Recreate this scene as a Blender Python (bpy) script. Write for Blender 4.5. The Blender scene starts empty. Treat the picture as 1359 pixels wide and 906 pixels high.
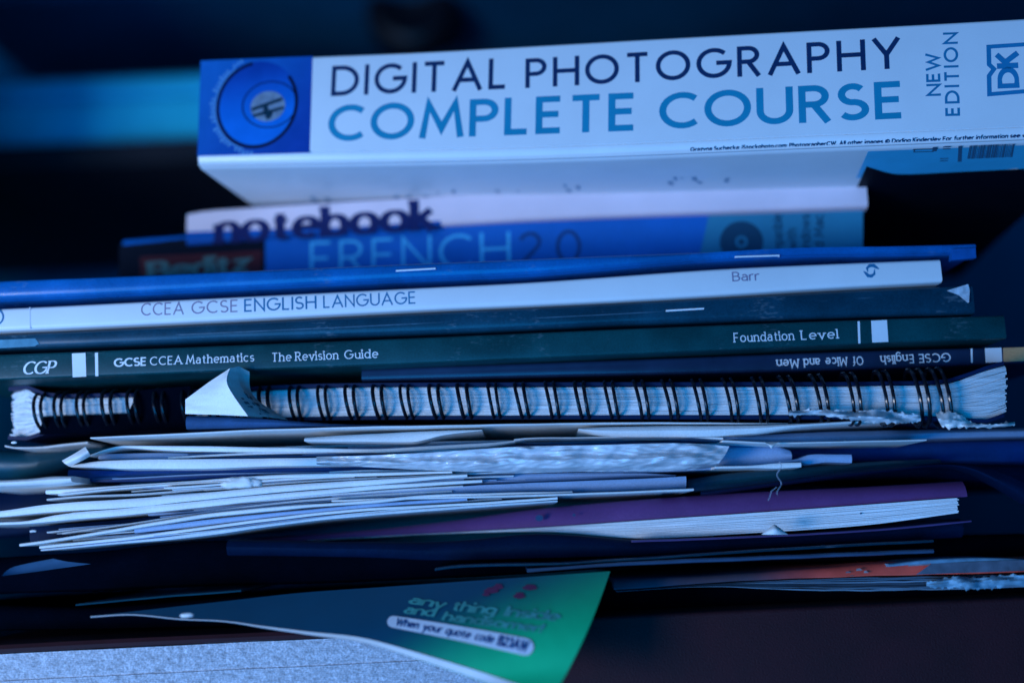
import bpy, math, random
from mathutils import Vector, Matrix, noise
rnd = random.Random(7)
R = math.radians
scene = bpy.context.scene

# ------------------------------------------------------------------ camera
F = 1470.0                       # focal length in photo pixels (photo 1359 x 906)
CX, CY = 679.5, 453.0
D = 0.35
PITCH, ROLL = math.atan(247 / F), R(2.3)
fw = Vector((0, math.cos(PITCH), math.sin(PITCH)))
rt0 = Vector((1, 0, 0))
up0 = rt0.cross(fw)
rt = rt0 * math.cos(ROLL) - up0 * math.sin(ROLL)
up = rt0 * math.sin(ROLL) + up0 * math.cos(ROLL)
CAM = Vector((0, -D, 0))
cd = bpy.data.cameras.new('camera')
cam = bpy.data.objects.new('camera', cd)
scene.collection.objects.link(cam)
cam.matrix_world = Matrix(((rt.x, up.x, -fw.x, CAM.x), (rt.y, up.y, -fw.y, CAM.y), (rt.z, up.z, -fw.z, CAM.z), (0, 0, 0, 1)))
cd.sensor_width = 36
cd.lens = 36 * F / 1359
cd.clip_start = 0.01
cd.clip_end = 50
cd.dof.use_dof = True
cd.dof.focus_distance = 0.348
cd.dof.aperture_fstop = 3.0
scene.camera = cam

# ------------------------------------------------------------------ light
w = bpy.data.worlds.new('World')
scene.world = w
w.use_nodes = True
bg = w.node_tree.nodes['Background']
bg.inputs['Color'].default_value = (0.0, 0.24, 0.8, 1)
bg.inputs['Strength'].default_value = 0.028

def area(name, col, energy, az, el, dist, sx, sy, aim):
    ld = bpy.data.lights.new(name, 'AREA')
    ld.shape = 'RECTANGLE'
    ld.size, ld.size_y = sx, sy
    ld.color = col
    ld.energy = energy
    o = bpy.data.objects.new(name, ld)
    scene.collection.objects.link(o)
    az, el = R(az), R(el)
    aim = Vector(aim)
    o.location = aim + Vector((-math.cos(el) * math.sin(az), -math.cos(el) * math.cos(az), math.sin(el))) * dist
    o.rotation_euler = (aim - o.location).to_track_quat('-Z', 'Y').to_euler()
    return o
# low left key lamp, and a wide blue fill added to tint the shade
area('key_lamp', (0.89, 0.92, 1.0), 2.4, 48, -11, 0.70, 0.20, 0.16, (0.0, 0, 0.03))
area('added_blue_fill', (0.0, 0.335, 1.0), 10.6, 34, -19, 0.80, 1.25, 0.62, (0.0, 0, 0.03))
vs = scene.view_settings
vs.view_transform = 'Standard'
vs.look = 'None'
vs.exposure = 0.0
vs.gamma = 1.0
scene.render.engine = 'CYCLES'
scene.cycles.max_bounces = 6

# ------------------------------------------------------------------ helpers
C = scene.collection.objects

def P(px, py, y):
    """point on the depth plane Y=y seen at photo pixel (px, py)"""
    d = rt * ((px - CX) / F) + up * ((CY - py) / F) + fw
    return CAM + d * ((y - CAM.y) / d.y)

def ray(px, py):
    return rt * ((px - CX) / F) + up * ((CY - py) / F) + fw

def mat(name, col, rough=0.55, mott=0.12, mscale=60.0, grain=0.0, gscale=2500.0, bump=0.0, bscale=1200.0, coat=0.0,
        stretch=None, spec=0.3, dust=0.0):
    m = bpy.data.materials.new(name)
    m.use_nodes = True
    nt = m.node_tree
    N, L = nt.nodes, nt.links
    b = N['Principled BSDF']
    b.inputs['Roughness'].default_value = rough
    b.inputs['Specular IOR Level'].default_value = spec
    b.inputs['Coat Weight'].default_value = coat
    b.inputs['Coat Roughness'].default_value = 0.12
    tc = N.new('ShaderNodeTexCoord')
    mp = N.new('ShaderNodeMapping')
    L.new(tc.outputs['Object'], mp.inputs['Vector'])
    if stretch:
        mp.inputs['Scale'].default_value = stretch
    n1 = N.new('ShaderNodeTexNoise')
    n1.inputs['Scale'].default_value = mscale
    n1.inputs['Detail'].default_value = 6
    n1.inputs['Roughness'].default_value = 0.6
    L.new(mp.outputs[0], n1.inputs['Vector'])
    r1 = N.new('ShaderNodeMapRange')
    r1.inputs['From Min'].default_value = 0.3
    r1.inputs['From Max'].default_value = 0.7
    r1.inputs['To Min'].default_value = 1 - mott
    r1.inputs['To Max'].default_value = 1 + mott * 0.4
    L.new(n1.outputs['Fac'], r1.inputs['Value'])
    last = r1.outputs[0]
    if grain:
        n2 = N.new('ShaderNodeTexNoise')
        n2.inputs['Scale'].default_value = gscale
        n2.inputs['Detail'].default_value = 3
        L.new(tc.outputs['Object'], n2.inputs['Vector'])
        r2 = N.new('ShaderNodeMapRange')
        r2.inputs['From Min'].default_value = 0.3
        r2.inputs['From Max'].default_value = 0.7
        r2.inputs['To Min'].default_value = 1 - grain
        r2.inputs['To Max'].default_value = 1 + grain * 0.4
        L.new(n2.outputs['Fac'], r2.inputs['Value'])
        mm = N.new('ShaderNodeMath')
        mm.operation = 'MULTIPLY'
        L.new(last, mm.inputs[0])
        L.new(r2.outputs[0], mm.inputs[1])
        last = mm.outputs[0]
    mul = N.new('ShaderNodeVectorMath')
    mul.operation = 'SCALE'
    mul.inputs[0].default_value = col
    L.new(last, mul.inputs['Scale'])
    L.new(mul.outputs[0], b.inputs['Base Color'])
    if dust:
        n4 = N.new('ShaderNodeTexNoise')
        n4.inputs['Scale'].default_value = 1300
        n4.inputs['Detail'].default_value = 2
        m4 = N.new('ShaderNodeMapping'); m4.inputs['Scale'].default_value = (.35, 1, 1)
        L.new(tc.outputs['Object'], m4.inputs['Vector']); L.new(m4.outputs[0], n4.inputs['Vector'])
        n5 = N.new('ShaderNodeTexNoise'); n5.inputs['Scale'].default_value = 70
        L.new(tc.outputs['Object'], n5.inputs['Vector'])
        ad = N.new('ShaderNodeMath'); ad.operation = 'MULTIPLY'
        L.new(n4.outputs['Fac'], ad.inputs[0]); L.new(n5.outputs['Fac'], ad.inputs[1])
        r4 = N.new('ShaderNodeMapRange')
        r4.inputs['From Min'].default_value = .36; r4.inputs['From Max'].default_value = .46
        r4.inputs['To Max'].default_value = dust
        L.new(ad.outputs[0], r4.inputs['Value'])
        mx = N.new('ShaderNodeMix'); mx.data_type = 'RGBA'
        L.new(r4.outputs[0], mx.inputs['Factor'])
        L.new(mul.outputs[0], mx.inputs['A'])
        mx.inputs['B'].default_value = (.22, .30, .36, 1)
        L.new(mx.outputs['Result'], b.inputs['Base Color'])
    # roughness wear
    rr = N.new('ShaderNodeMapRange')
    rr.inputs['To Min'].default_value = max(0.03, rough - 0.1)
    rr.inputs['To Max'].default_value = min(1, rough + 0.12)
    L.new(n1.outputs['Fac'], rr.inputs['Value'])
    L.new(rr.outputs[0], b.inputs['Roughness'])
    if bump:
        n3 = N.new('ShaderNodeTexNoise')
        n3.inputs['Scale'].default_value = bscale
        n3.inputs['Detail'].default_value = 5
        L.new(mp.outputs[0], n3.inputs['Vector'])
        bp = N.new('ShaderNodeBump')
        bp.inputs['Strength'].default_value = bump
        bp.inputs['Distance'].default_value = 0.0006
        L.new(n3.outputs['Fac'], bp.inputs['Height'])
        L.new(bp.outputs[0], b.inputs['Normal'])
    return m

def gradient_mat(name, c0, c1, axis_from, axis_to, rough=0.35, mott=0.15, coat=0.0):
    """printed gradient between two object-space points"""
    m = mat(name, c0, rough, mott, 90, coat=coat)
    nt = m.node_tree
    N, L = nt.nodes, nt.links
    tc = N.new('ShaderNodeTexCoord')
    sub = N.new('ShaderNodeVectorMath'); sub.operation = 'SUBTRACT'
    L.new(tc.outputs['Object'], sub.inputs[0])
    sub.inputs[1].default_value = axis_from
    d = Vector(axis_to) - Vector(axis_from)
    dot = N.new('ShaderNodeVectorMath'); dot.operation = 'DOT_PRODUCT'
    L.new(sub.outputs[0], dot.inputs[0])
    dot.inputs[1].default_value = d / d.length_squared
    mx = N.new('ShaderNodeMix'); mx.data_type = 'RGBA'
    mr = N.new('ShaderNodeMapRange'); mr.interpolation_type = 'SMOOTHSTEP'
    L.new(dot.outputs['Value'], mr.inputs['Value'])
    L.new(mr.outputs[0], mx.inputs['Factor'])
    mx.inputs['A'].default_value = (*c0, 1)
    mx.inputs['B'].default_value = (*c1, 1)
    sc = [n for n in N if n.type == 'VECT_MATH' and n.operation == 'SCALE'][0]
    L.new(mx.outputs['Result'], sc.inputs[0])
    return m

class MB:
    def __init__(s):
        s.v, s.f, s.sm = [], [], []
    def add(s, verts, faces, smooth=True):
        o = len(s.v)
        s.v += [Vector(a) for a in verts]
        for f in faces:
            s.f.append(tuple(i + o for i in f))
            s.sm.append(smooth)
    def box(s, a, b):
        x0, y0, z0 = a; x1, y1, z1 = b
        s.add([(x0, y0, z0), (x1, y0, z0), (x1, y1, z0), (x0, y1, z0), (x0, y0, z1), (x1, y0, z1), (x1, y1, z1), (x0, y1, z1)],
              [(3, 2, 1, 0), (4, 5, 6, 7), (0, 1, 5, 4), (1, 2, 6, 5), (2, 3, 7, 6), (3, 0, 4, 7)], False)
    def tube(s, pts, r, n=8):
        pts = [Vector(p) for p in pts]
        rings = []
        ref = Vector((0.31, 0.2, 0.93))
        for i, p in enumerate(pts):
            t = (pts[min(i + 1, len(pts) - 1)] - pts[max(i - 1, 0)]).normalized()
            a = t.cross(ref).normalized(); b = t.cross(a)
            rings.append([p + (a * math.cos(k * 2 * math.pi / n) + b * math.sin(k * 2 * math.pi / n)) * r for k in range(n)])
        vs_ = [q for rg in rings for q in rg]
        fs = []
        for i in range(len(pts) - 1):
            for k in range(n):
                fs.append((i * n + k, i * n + (k + 1) % n, (i + 1) * n + (k + 1) % n, (i + 1) * n + k))
        fs.append(tuple(range(n))[::-1]); fs.append(tuple((len(pts) - 1) * n + k for k in range(n)))
        s.add(vs_, fs)
    def build(s, name, m, parent=None, loc=None, recalc=True, autosmooth=True):
        me = bpy.data.meshes.new(name)
        me.from_pydata([tuple(a) for a in s.v], [], s.f)
        me.polygons.foreach_set('use_smooth', s.sm)
        if recalc:
            import bmesh
            bm = bmesh.new(); bm.from_mesh(me)
            bmesh.ops.recalc_face_normals(bm, faces=bm.faces)
            if autosmooth:
                for e in bm.edges:
                    if len(e.link_faces) == 2 and e.calc_face_angle(0) > R(38):
                        e.smooth = False
            bm.to_mesh(me); bm.free()
        me.materials.append(m)
        o = bpy.data.objects.new(name, me)
        C.link(o)
        if parent: o.parent = parent
        if loc is not None: o.location = loc
        return o

def tag(o, label, cat, group=None, kind=None):
    if label: o['label'] = label
    if cat: o['category'] = cat
    if group: o['group'] = group
    if kind: o['kind'] = kind
    return o

def smooth_line(pts):
    """monotone-ish cubic through pixel points -> f(x)"""
    pts = sorted(pts)
    xs = [p[0] for p in pts]; ys = [p[1] for p in pts]
    n = len(xs)
    if n == 1: return lambda x: ys[0]
    sl = [(ys[i + 1] - ys[i]) / (xs[i + 1] - xs[i]) for i in range(n - 1)]
    m = [sl[0]] + [((sl[i - 1] + sl[i]) / 2 if sl[i - 1] * sl[i] > 0 else 0) for i in range(1, n - 1)] + [sl[-1]]
    def f(x):
        if x <= xs[0]: return ys[0] + sl[0] * (x - xs[0])
        if x >= xs[-1]: return ys[-1] + sl[-1] * (x - xs[-1])
        i = max(k for k in range(n - 1) if xs[k] <= x)
        h = xs[i + 1] - xs[i]; t = (x - xs[i]) / h
        return ((2 * t**3 - 3 * t * t + 1) * ys[i] + (t**3 - 2 * t * t + t) * h * m[i] + (-2 * t**3 + 3 * t * t) * ys[i + 1] + (t**3 - t * t) * h * m[i + 1])
    return f

class Frame:
    """local frame of a thing lying in the pile: x along its front, y into the pile, z up"""
    def __init__(s, bl, br, yl, yr):
        s.O = P(*bl, yl); B = P(*br, yr)
        s.ex = (B - s.O).normalized()
        z = Vector((0, 0, 1))
        s.ez = (z - s.ex * z.dot(s.ex)).normalized()
        s.ey = s.ez.cross(s.ex)
        s.M = Matrix(((s.ex.x, s.ey.x, s.ez.x, s.O.x), (s.ex.y, s.ey.y, s.ez.y, s.O.y), (s.ex.z, s.ey.z, s.ez.z, s.O.z), (0, 0, 0, 1)))
    def uv(s, px, py, y=0.0):
        d = ray(px, py)
        o = s.O + s.ey * y
        t = (o - CAM).dot(s.ey) / d.dot(s.ey)
        q = CAM + d * t - s.O
        return q.dot(s.ex), q.dot(s.ez)
    def floor(s, px, py, z=0.0):
        d = ray(px, py)
        o = s.O + s.ez * z
        t = (o - CAM).dot(s.ez) / d.dot(s.ez)
        q = CAM + d * t - s.O
        return q.dot(s.ex), q.dot(s.ey)
    def empty(s, name):
        e = bpy.data.objects.new(name, None)
        e.empty_display_size = 0.01
        e.matrix_world = s.M
        C.link(e)
        return e

def lines_local(fr, top, bot, n):
    """sample the pixel top and bottom outline as local x, zb, zt"""
    ft, fb = smooth_line(top), smooth_line(bot)
    x0 = min(bot[0][0], top[0][0]) if False else bot[0][0]
    x1 = bot[-1][0]
    out = []
    for i in range(n + 1):
        x = x0 + (x1 - x0) * i / n
        u, zb = fr.uv(x, fb(x))
        _, zt = fr.uv(x, ft(x))
        out.append((u, zb, max(zt, zb + 2e-5)))
    return out

def strip(mb, L, prof, wob=0.0, seed=0.0):
    """sweep a profile [(y, t, dz)] along samples L [(x, zb, zt)]"""
    k = len(prof)
    V = []
    for (x, zb, zt) in L:
        w_ = wob * (noise.noise(Vector((x * 25, seed, 0.3))) + .45 * noise.noise(Vector((x * 95, seed, 2.3)))) if wob else 0
        for (y, t, dz) in prof:
            V.append((x, y + w_ * 2, zb + t * (zt - zb) + dz + w_))
    Fs = []
    for i in range(len(L) - 1):
        for j in range(k):
            a, b = i * k + j, i * k + (j + 1) % k
            Fs.append((a, b, b + k, a + k))
    Fs.append(tuple(range(k))[::-1])
    Fs.append(tuple((len(L) - 1) * k + j for j in range(k)))
    mb.add(V, Fs)

def u_profile(d, r, c, ridge=0.0):
    """paperback cover: spine at y=0, rounded edges, two boards going back"""
    p = [(d, 0, 0)]
    for a in (0, 22, 45, 67, 90):
        p.append((r - r * math.sin(R(a)), 0, r - r * math.cos(R(a))))
    if ridge:
        p.append((0.0, 0, r + 0.00025)); p.append((0.0009, 0, r + 0.0006)); p.append((0.0, 0, r + 0.001))
    r2 = min(r, 0.0012)
    for a in (90, 60, 30, 0):
        p.append((r2 - r2 * math.sin(R(a)), 1, -(r2 - r2 * math.cos(R(a)))))
    p += [(d, 1, 0), (d, 1, -c), (c, 1, -c), (c, 0, c), (d, 0, c)]
    return p

# ------------------------------------------------------------------ stroke lettering
def arc(cx, cy, rx, ry, a0, a1, n=None):
    n = n or max(4, int(abs(a1 - a0) / 13))
    return [(cx + rx * math.cos(R(a0 + (a1 - a0) * i / n)), cy + ry * math.sin(R(a0 + (a1 - a0) * i / n))) for i in range(n + 1)]

X = 0.68
def circ(cx, cy, rx, ry): return ('c', arc(cx, cy, rx, ry, 90, 450, 30)[:-1])
G = {
 'A': (.86, [[(0, 0), (.43, 1), (.86, 0)], [(.15, .32), (.71, .32)]]),
 'B': (.58, [[(0, 0), (0, 1)], [(0, 1), (.28, 1)] + arc(.28, .765, .24, .235, 80, -90) + [(0, .53)], [(.28, .53)] + arc(.31, .265, .27, .265, 80, -90) + [(0, 0)]]),
 'C': (.78, [arc(.47, .5, .47, .5, 48, 312)]),
 'D': (.78, [('c', [(0, 0), (0, 1), (.28, 1)] + arc(.28, .5, .5, .5, 80, -80) + [(.28, 0)])]),
 'E': (.5, [[(.5, 1), (0, 1), (0, 0), (.5, 0)], [(0, .52), (.46, .52)]]),
 'F': (.5, [[(.5, 1), (0, 1), (0, 0)], [(0, .5), (.44, .5)]]),
 'G': (.92, [arc(.47, .5, .47, .5, 46, 360) + [(.54, .5)]]),
 'H': (.7, [[(0, 0), (0, 1)], [(.7, 0), (.7, 1)], [(0, .52), (.7, .52)]]),
 'I': (.0, [[(0, 0), (0, 1)]]),
 'J': (.4, [[(.4, 1), (.4, .2)] + arc(.2, .2, .2, .2, 0, -150)]),
 'K': (.6, [[(0, 0), (0, 1)], [(.56, 1), (.02, .45)], [(.18, .62), (.6, 0)]]),
 'L': (.46, [[(0, 1), (0, 0), (.46, 0)]]),
 'M': (.94, [[(0, 0), (.14, 1), (.47, .2), (.8, 1), (.94, 0)]]),
 'N': (.7, [[(0, 0), (0, 1), (.7, 0), (.7, 1)]]),
 'O': (.93, [circ(.465, .5, .465, .5)]),
 'P': (.56, [[(0, 0), (0, 1)], [(0, 1), (.27, 1)] + arc(.27, .73, .27, .27, 80, -90) + [(0, .46)]]),
 'Q': (1.0, [circ(.5, .5, .5, .5), [(.6, .25), (.95, -.05)]]),
 'R': (.58, [[(0, 0), (0, 1)], [(0, 1), (.27, 1)] + arc(.27, .74, .26, .26, 80, -90) + [(0, .48)], [(.26, .48), (.58, 0)]]),
 'S': (.56, [arc(.28, .745, .25, .255, 38, 270) + arc(.28, .25, .28, .245, 80, -145)]),
 'T': (.64, [[(0, 1), (.64, 1)], [(.32, 1), (.32, 0)]]),
 'U': (.68, [[(0, 1), (0, .34)] + arc(.34, .34, .34, .34, 190, 350) + [(.68, .34), (.68, 1)]]),
 'V': (.76, [[(0, 1), (.38, 0), (.76, 1)]]),
 'W': (1.1, [[(0, 1), (.28, 0), (.55, .9), (.82, 0), (1.1, 1)]]),
 'X': (.7, [[(0, 0), (.7, 1)], [(0, 1), (.7, 0)]]),
 'Y': (.72, [[(0, 1), (.36, .46), (.72, 1)], [(.36, .48), (.36, 0)]]),
 'Z': (.6, [[(0, 1), (.6, 1), (0, 0), (.6, 0)]]),
 '0': (.62, [circ(.31, .5, .31, .5)]),
 '2': (.56, [arc(.28, .72, .27, .28, 165, -35) + [(0, 0), (.58, 0)]]),
 '3': (.56, [arc(.27, .75, .24, .25, 150, -90), arc(.27, .26, .28, .26, 90, -145)]),
 'a': (.5, [arc(.26, .44, .23, .24, 145, 0) + [(.49, 0)], [(.49, .41), (.26, .41)] + arc(.22, .205, .21, .205, 90, 270) + arc(.24, .25, .25, .25, -80, -15)]),
 'b': (.56, [[(0, 1.05), (0, 0)], circ(.28, .34, .28, .34)]),
 'c': (.52, [arc(.3, .34, .3, .34, 48, 312)]),
 'd': (.56, [[(.56, 1.05), (.56, 0)], circ(.28, .34, .28, .34)]),
 'e': (.58, [[(.02, .35), (.58, .35)] + arc(.3, .34, .29, .34, 10, 312)]),
 'f': (.38, [arc(.4, .8, .22, .25, 75, 180) + [(.18, 0)], [(0, .66), (.38, .66)]]),
 'g': (.56, [circ(.28, .34, .28, .34), [(.56, .68), (.56, -.02)] + arc(.28, -.02, .28, .26, -10, -150)]),
 'h': (.5, [[(0, 1.05), (0, 0)], [(0, .4)] + arc(.25, .42, .25, .26, 170, 10) + [(.5, .4), (.5, 0)]]),
 'i': (.0, [[(0, .68), (0, 0)], [(0, .86), (0, 1.0)]]),
 'j': (.1, [[(.1, .68), (.1, -.1)] + arc(-.06, -.1, .16, .18, -10, -90), [(.1, .86), (.1, 1.0)]]),
 'k': (.5, [[(0, 1.05), (0, 0)], [(.46, .68), (.02, .28)], [(.15, .4), (.5, 0)]]),
 'l': (.0, [[(0, 1.05), (0, 0)]]),
 'm': (.86, [[(0, .68), (0, 0)], [(0, .4)] + arc(.215, .46, .215, .22, 170, 10) + [(.43, .4), (.43, 0)], [(.43, .4)] + arc(.645, .46, .215, .22, 170, 10) + [(.86, .4), (.86, 0)]]),
 'n': (.5, [[(0, .68), (0, 0)], [(0, .4)] + arc(.25, .42, .25, .26, 170, 10) + [(.5, .4), (.5, 0)]]),
 'o': (.6, [circ(.3, .34, .3, .34)]),
 'p': (.56, [[(0, .68), (0, -.32)], circ(.28, .34, .28, .34)]),
 'q': (.56, [[(.56, .68), (.56, -.32)], circ(.28, .34, .28, .34)]),
 'r': (.3, [[(0, .68), (0, 0)], [(0, .38)] + arc(.25, .4, .25, .28, 170, 65)]),
 's': (.42, [arc(.21, .505, .19, .175, 35, 270) + arc(.21, .165, .21, .165, 80, -150)]),
 't': (.38, [[(.17, .92), (.17, .17)] + arc(.32, .17, .15, .17, 190, 290), [(0, .66), (.38, .66)]]),
 'u': (.5, [[(0, .68), (0, .26)] + arc(.25, .26, .25, .26, 190, 350) + [(.5, .3)], [(.5, .68), (.5, 0)]]),
 'v': (.52, [[(0, .68), (.26, 0), (.52, .68)]]),
 'w': (.8, [[(0, .68), (.2, 0), (.4, .62), (.6, 0), (.8, .68)]]),
 'x': (.5, [[(0, 0), (.5, .68)], [(0, .68), (.5, 0)]]),
 'y': (.52, [[(0, .68), (.26, 0)], [(.52, .68), (.16, -.3), (.02, -.3)]]),
 'z': (.46, [[(0, .68), (.46, .68), (0, 0), (.46, 0)]]),
 '.': (.0, [[(0, 0), (0, .12)]]), ',': (.0, [[(0, .1), (-.06, -.14)]]), ':': (.0, [[(0, 0), (0, .12)], [(0, .5), (0, .62)]]),
 ';': (.0, [[(0, .1), (-.06, -.14)], [(0, .5), (0, .62)]]), '!': (.0, [[(0, 0), (0, .12)], [(0, .3), (0, 1)]]),
 '©': (.9, [circ(.45, .45, .45, .45), arc(.45, .45, .22, .22, 50, 310)]),
}
SERIF = set('ABDEFHIKLMNPRTUVWXYbdfhiklmnpqruvwxy')

def ribbon(pts, closed, wv, wh):
    n = len(pts)
    L_, R_ = [], []
    for i in range(n):
        a = pts[i - 1] if (i > 0 or closed) else None
        b = pts[(i + 1) % n] if (i < n - 1 or closed) else None
        p = pts[i]
        def un(q, s_):
            dx, dy = s_[0] - q[0], s_[1] - q[1]; l = math.hypot(dx, dy) or 1e-9
            return dx / l, dy / l
        d1 = un(a, p) if a else un(p, b)
        d2 = un(p, b) if b else d1
        tx, ty = d1[0] + d2[0], d1[1] + d2[1]; l = math.hypot(tx, ty)
        if l < 1e-6: tx, ty, l = d1[0], d1[1], 1
        tx, ty = tx / l, ty / l
        k = min(1 / max(0.25, tx * d1[0] + ty * d1[1]), 2.6)
        wd = wh + (wv - wh) * (0.5 * (abs(d1[1]) + abs(d2[1])))
        nx, ny = -ty * k * wd / 2, tx * k * wd / 2
        L_.append((p[0] + nx, p[1] + ny)); R_.append((p[0] - nx, p[1] - ny))
    F_ = [(i, (i + 1) % n, n + (i + 1) % n, n + i) for i in range(n if closed else n - 1)]
    return L_ + R_, F_

def layout(text, wv=.12, wh=None, track=.2, space=.42, slab=False, ital=0.0, blob=0.0):
    """-> (width, [(verts, faces, layer)]) in cap-height units"""
    wh = wv if wh is None else wh
    x = wv / 2
    out = []
    for ch in text:
        if ch == ' ':
            x += space; continue
        wd, st = G[ch]
        lay = 0
        for s_ in st:
            closed = isinstance(s_, tuple)
            pts = s_[1] if closed else s_
            # inset so that strokes stay inside the cap height
            pts = [(px_, wh / 2 + py_ * (1 - wh) if 0 <= py_ <= 1.06 else py_) for px_, py_ in pts]
            if not closed:
                pts = list(pts)
                for e, nb in ((0, 1), (-1, -2)):
                    if abs(pts[e][1] - pts[nb][1]) > abs(pts[e][0] - pts[nb][0]) * .6:
                        if pts[e][1] <= wh / 2 + 1e-6 and pts[e][1] > -.01: pts[e] = (pts[e][0], 0)
                        elif pts[e][1] >= 1 - wh / 2 - 1e-6 and pts[e][1] < 1.001: pts[e] = (pts[e][0], 1)
            v, f = ribbon(pts, closed, wv, wh)
            out.append(([(a + x, b) for a, b in v], f, lay)); lay += 1
            if slab and ch in SERIF and not closed:
                for e, nb in ((0, 1), (-1, -2)):
                    if abs(pts[e][1] - pts[nb][1]) > abs(pts[e][0] - pts[nb][0]) * .6 and len(pts) < 8 or (abs(pts[e][1]) < .01 and abs(pts[e][0] - pts[nb][0]) < .01):
                        ex, ey = pts[e]
                        if .1 < ey < .55: continue
                        y0 = ey if ey < .1 else ey - wh
                        l0, r0 = wv * .5 + slab, wv * .5 + slab
                        if ey > .1 and ch in 'bdhiklmnpru': r0 = 0
                        out.append(([(x + ex - l0, y0), (x + ex + r0, y0), (x + ex + r0, y0 + wh), (x + ex - l0, y0 + wh)], [(0, 1, 2, 3)], lay)); lay += 1
        x += wd + track + wv * .55
    wtot = x - track - wv * .05
    if ital:
        out = [([(a + b * ital, b) for a, b in v], f, l) for v, f, l in out]
    return wtot, out

def put_text(mb, text, p0, p1, cap, mp, **kw):
    """lay text along p0->p1 (2D), cap height given, 2D->3D by mp(u, v, lift)"""
    wtot, out = layout(text, **kw)
    d = Vector((p1[0] - p0[0], p1[1] - p0[1])); ln = d.length; d /= ln
    upv = Vector((-d.y, d.x))
    sx = ln / wtot
    for v, f, lay in out:
        V = []
        for a, b in v:
            q = Vector(p0) + d * (a * sx) + upv * (b * cap)
            V.append(mp(q.x, q.y, lay))
        mb.add(V, f, False)

def face_map(lift=0.00007):
    return lambda u, v, lay: (u, -lift - lay * 0.00002, v)

def lettering(fr, parent, m, items, name='lettering', lift=0.00007, mp=None):
    """items: (text, (px0,py0), (px1,py1), cap_px, kwargs); one mesh of print per word"""
    for text, a, b, cap, kw in items:
        mb = MB()
        p0, p1 = fr.uv(*a), fr.uv(*b)
        sc = math.hypot(p1[0] - p0[0], p1[1] - p0[1]) / math.hypot(b[0] - a[0], b[1] - a[1])
        put_text(mb, text, p0, p1, cap * sc, mp or face_map(lift), **kw)
        mb.build(name, m, parent, recalc=False)

def quad_print(fr, parent, m, pts, name, lift=0.00004):
    mb = MB()
    mb.add([(u, -lift, v) for u, v in [fr.uv(*p) for p in pts]], [tuple(range(len(pts)))], False)
    return mb.build(name, m, parent, recalc=False)

def disc(mb, c, rx, ry, lift, n=40, r_in=0.0, a0=0, a1=360):
    """flat disc or ring in the local xz plane"""
    V, Fs = [], []
    full = abs(a1 - a0) >= 360
    k = n if full else n + 1
    for i in range(k):
        a = R(a0 + (a1 - a0) * i / n)
        V.append((c[0] + rx * math.cos(a), -lift, c[1] + ry * math.sin(a)))
    if r_in == 0:
        mb.add(V, [tuple(range(k))], False); return
    for i in range(k):
        a = R(a0 + (a1 - a0) * i / n)
        V.append((c[0] + rx * r_in * math.cos(a), -lift, c[1] + ry * r_in * math.sin(a)))
    for i in range(n):
        j = (i + 1) % k
        Fs.append((i, j, k + j, k + i))
    mb.add(V, Fs, False)

# ------------------------------------------------------------------ materials
white_cover = mat('white_laminated_card', (.78, .8, .82), .33, .05, 40, .05, 3500, coat=.15)
paper = mat('white_paper', (.84, .85, .85), .6, .13, 45, .10, 2600, bump=.15, bscale=900)
paper_old = mat('greyish_paper', (.66, .74, .80), .65, .2, 50, .12, 2400, bump=.2, bscale=800)
paper_blue = mat('pale_blue_paper', (.30, .42, .62), .55, .2, 40, .12, 2400, bump=.15, bscale=800)
page_edges = mat('cut_page_edges', (.80, .82, .84), .75, .32, 1.0, .16, 3000, stretch=(40, 200, 2600))
dull_edges = mat('dull_page_edges', (.62, .64, .66), .8, .35, 1.0, .2, 2600, stretch=(30, 200, 2200))
navy_ink = mat('navy_ink', (.006, .03, .10), .4, .1)
teal_ink = mat('teal_ink', (.008, .26, .42), .4, .1)
slate_ink = mat('slate_ink', (.05, .16, .27), .4, .1)
mauve_ink = mat('mauve_ink', (.27, .22, .33), .45, .1)
blue_ink = mat('blue_ink', (.02, .17, .34), .45, .1)
white_ink = mat('white_ink', (.78, .82, .86), .45, .1)
faint_ink = mat('faint_grey_ink', (.16, .2, .26), .6, .3)
green_cover = mat('dark_green_cover', (.001, .060, .072), .42, .4, 60, .25, 1800, coat=.1, dust=.16)
glossy_blue = mat('glossy_blue_cover', (.003, .13, .42), .28, .35, 45, .15, 1500, coat=.4, dust=.15)
dark_gloss = mat('dark_slate_gloss', (.003, .050, .09), .36, .4, 50, .25, 1500, coat=.25, dust=.22)
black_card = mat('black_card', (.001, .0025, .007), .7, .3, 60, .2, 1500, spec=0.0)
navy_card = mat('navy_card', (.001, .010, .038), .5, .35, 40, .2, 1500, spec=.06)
blue_card = mat('deep_blue_card', (.004, .05, .22), .45, .25, 50, .15, 1500)
teal_card = mat('dark_teal_sheet', (.003, .055, .085), .4, .3, 40, .15, 1500, coat=.2)
maroon = mat('maroon_cloth', (.032, .005, .010), .7, .3, 60, .3, 2200, bump=.4, bscale=1800)
red_board = mat('dark_red_board', (.028, .002, .006), .6, .3, 60, .2)
pink_white = mat('pinkish_white_cover', (.86, .68, .72), .5, .07, 50, .06, 2500)
purple = mat('purple_cover', (.13, .045, .17), .5, .22, 45, .12, 2000)
wire_mat = mat('black_coated_wire', (.004, .006, .012), .28, .1, 200, coat=.3)
plastic = mat('milky_plastic_sleeve', (.70, .73, .78), .2, .12, 60, .05, 1500, bump=.16, bscale=110, coat=1.0, spec=.6)
tan_wood = mat('tan_wood', (.62, .34, .16), .5, .3, 100, stretch=(10, 120, 120))

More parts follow.
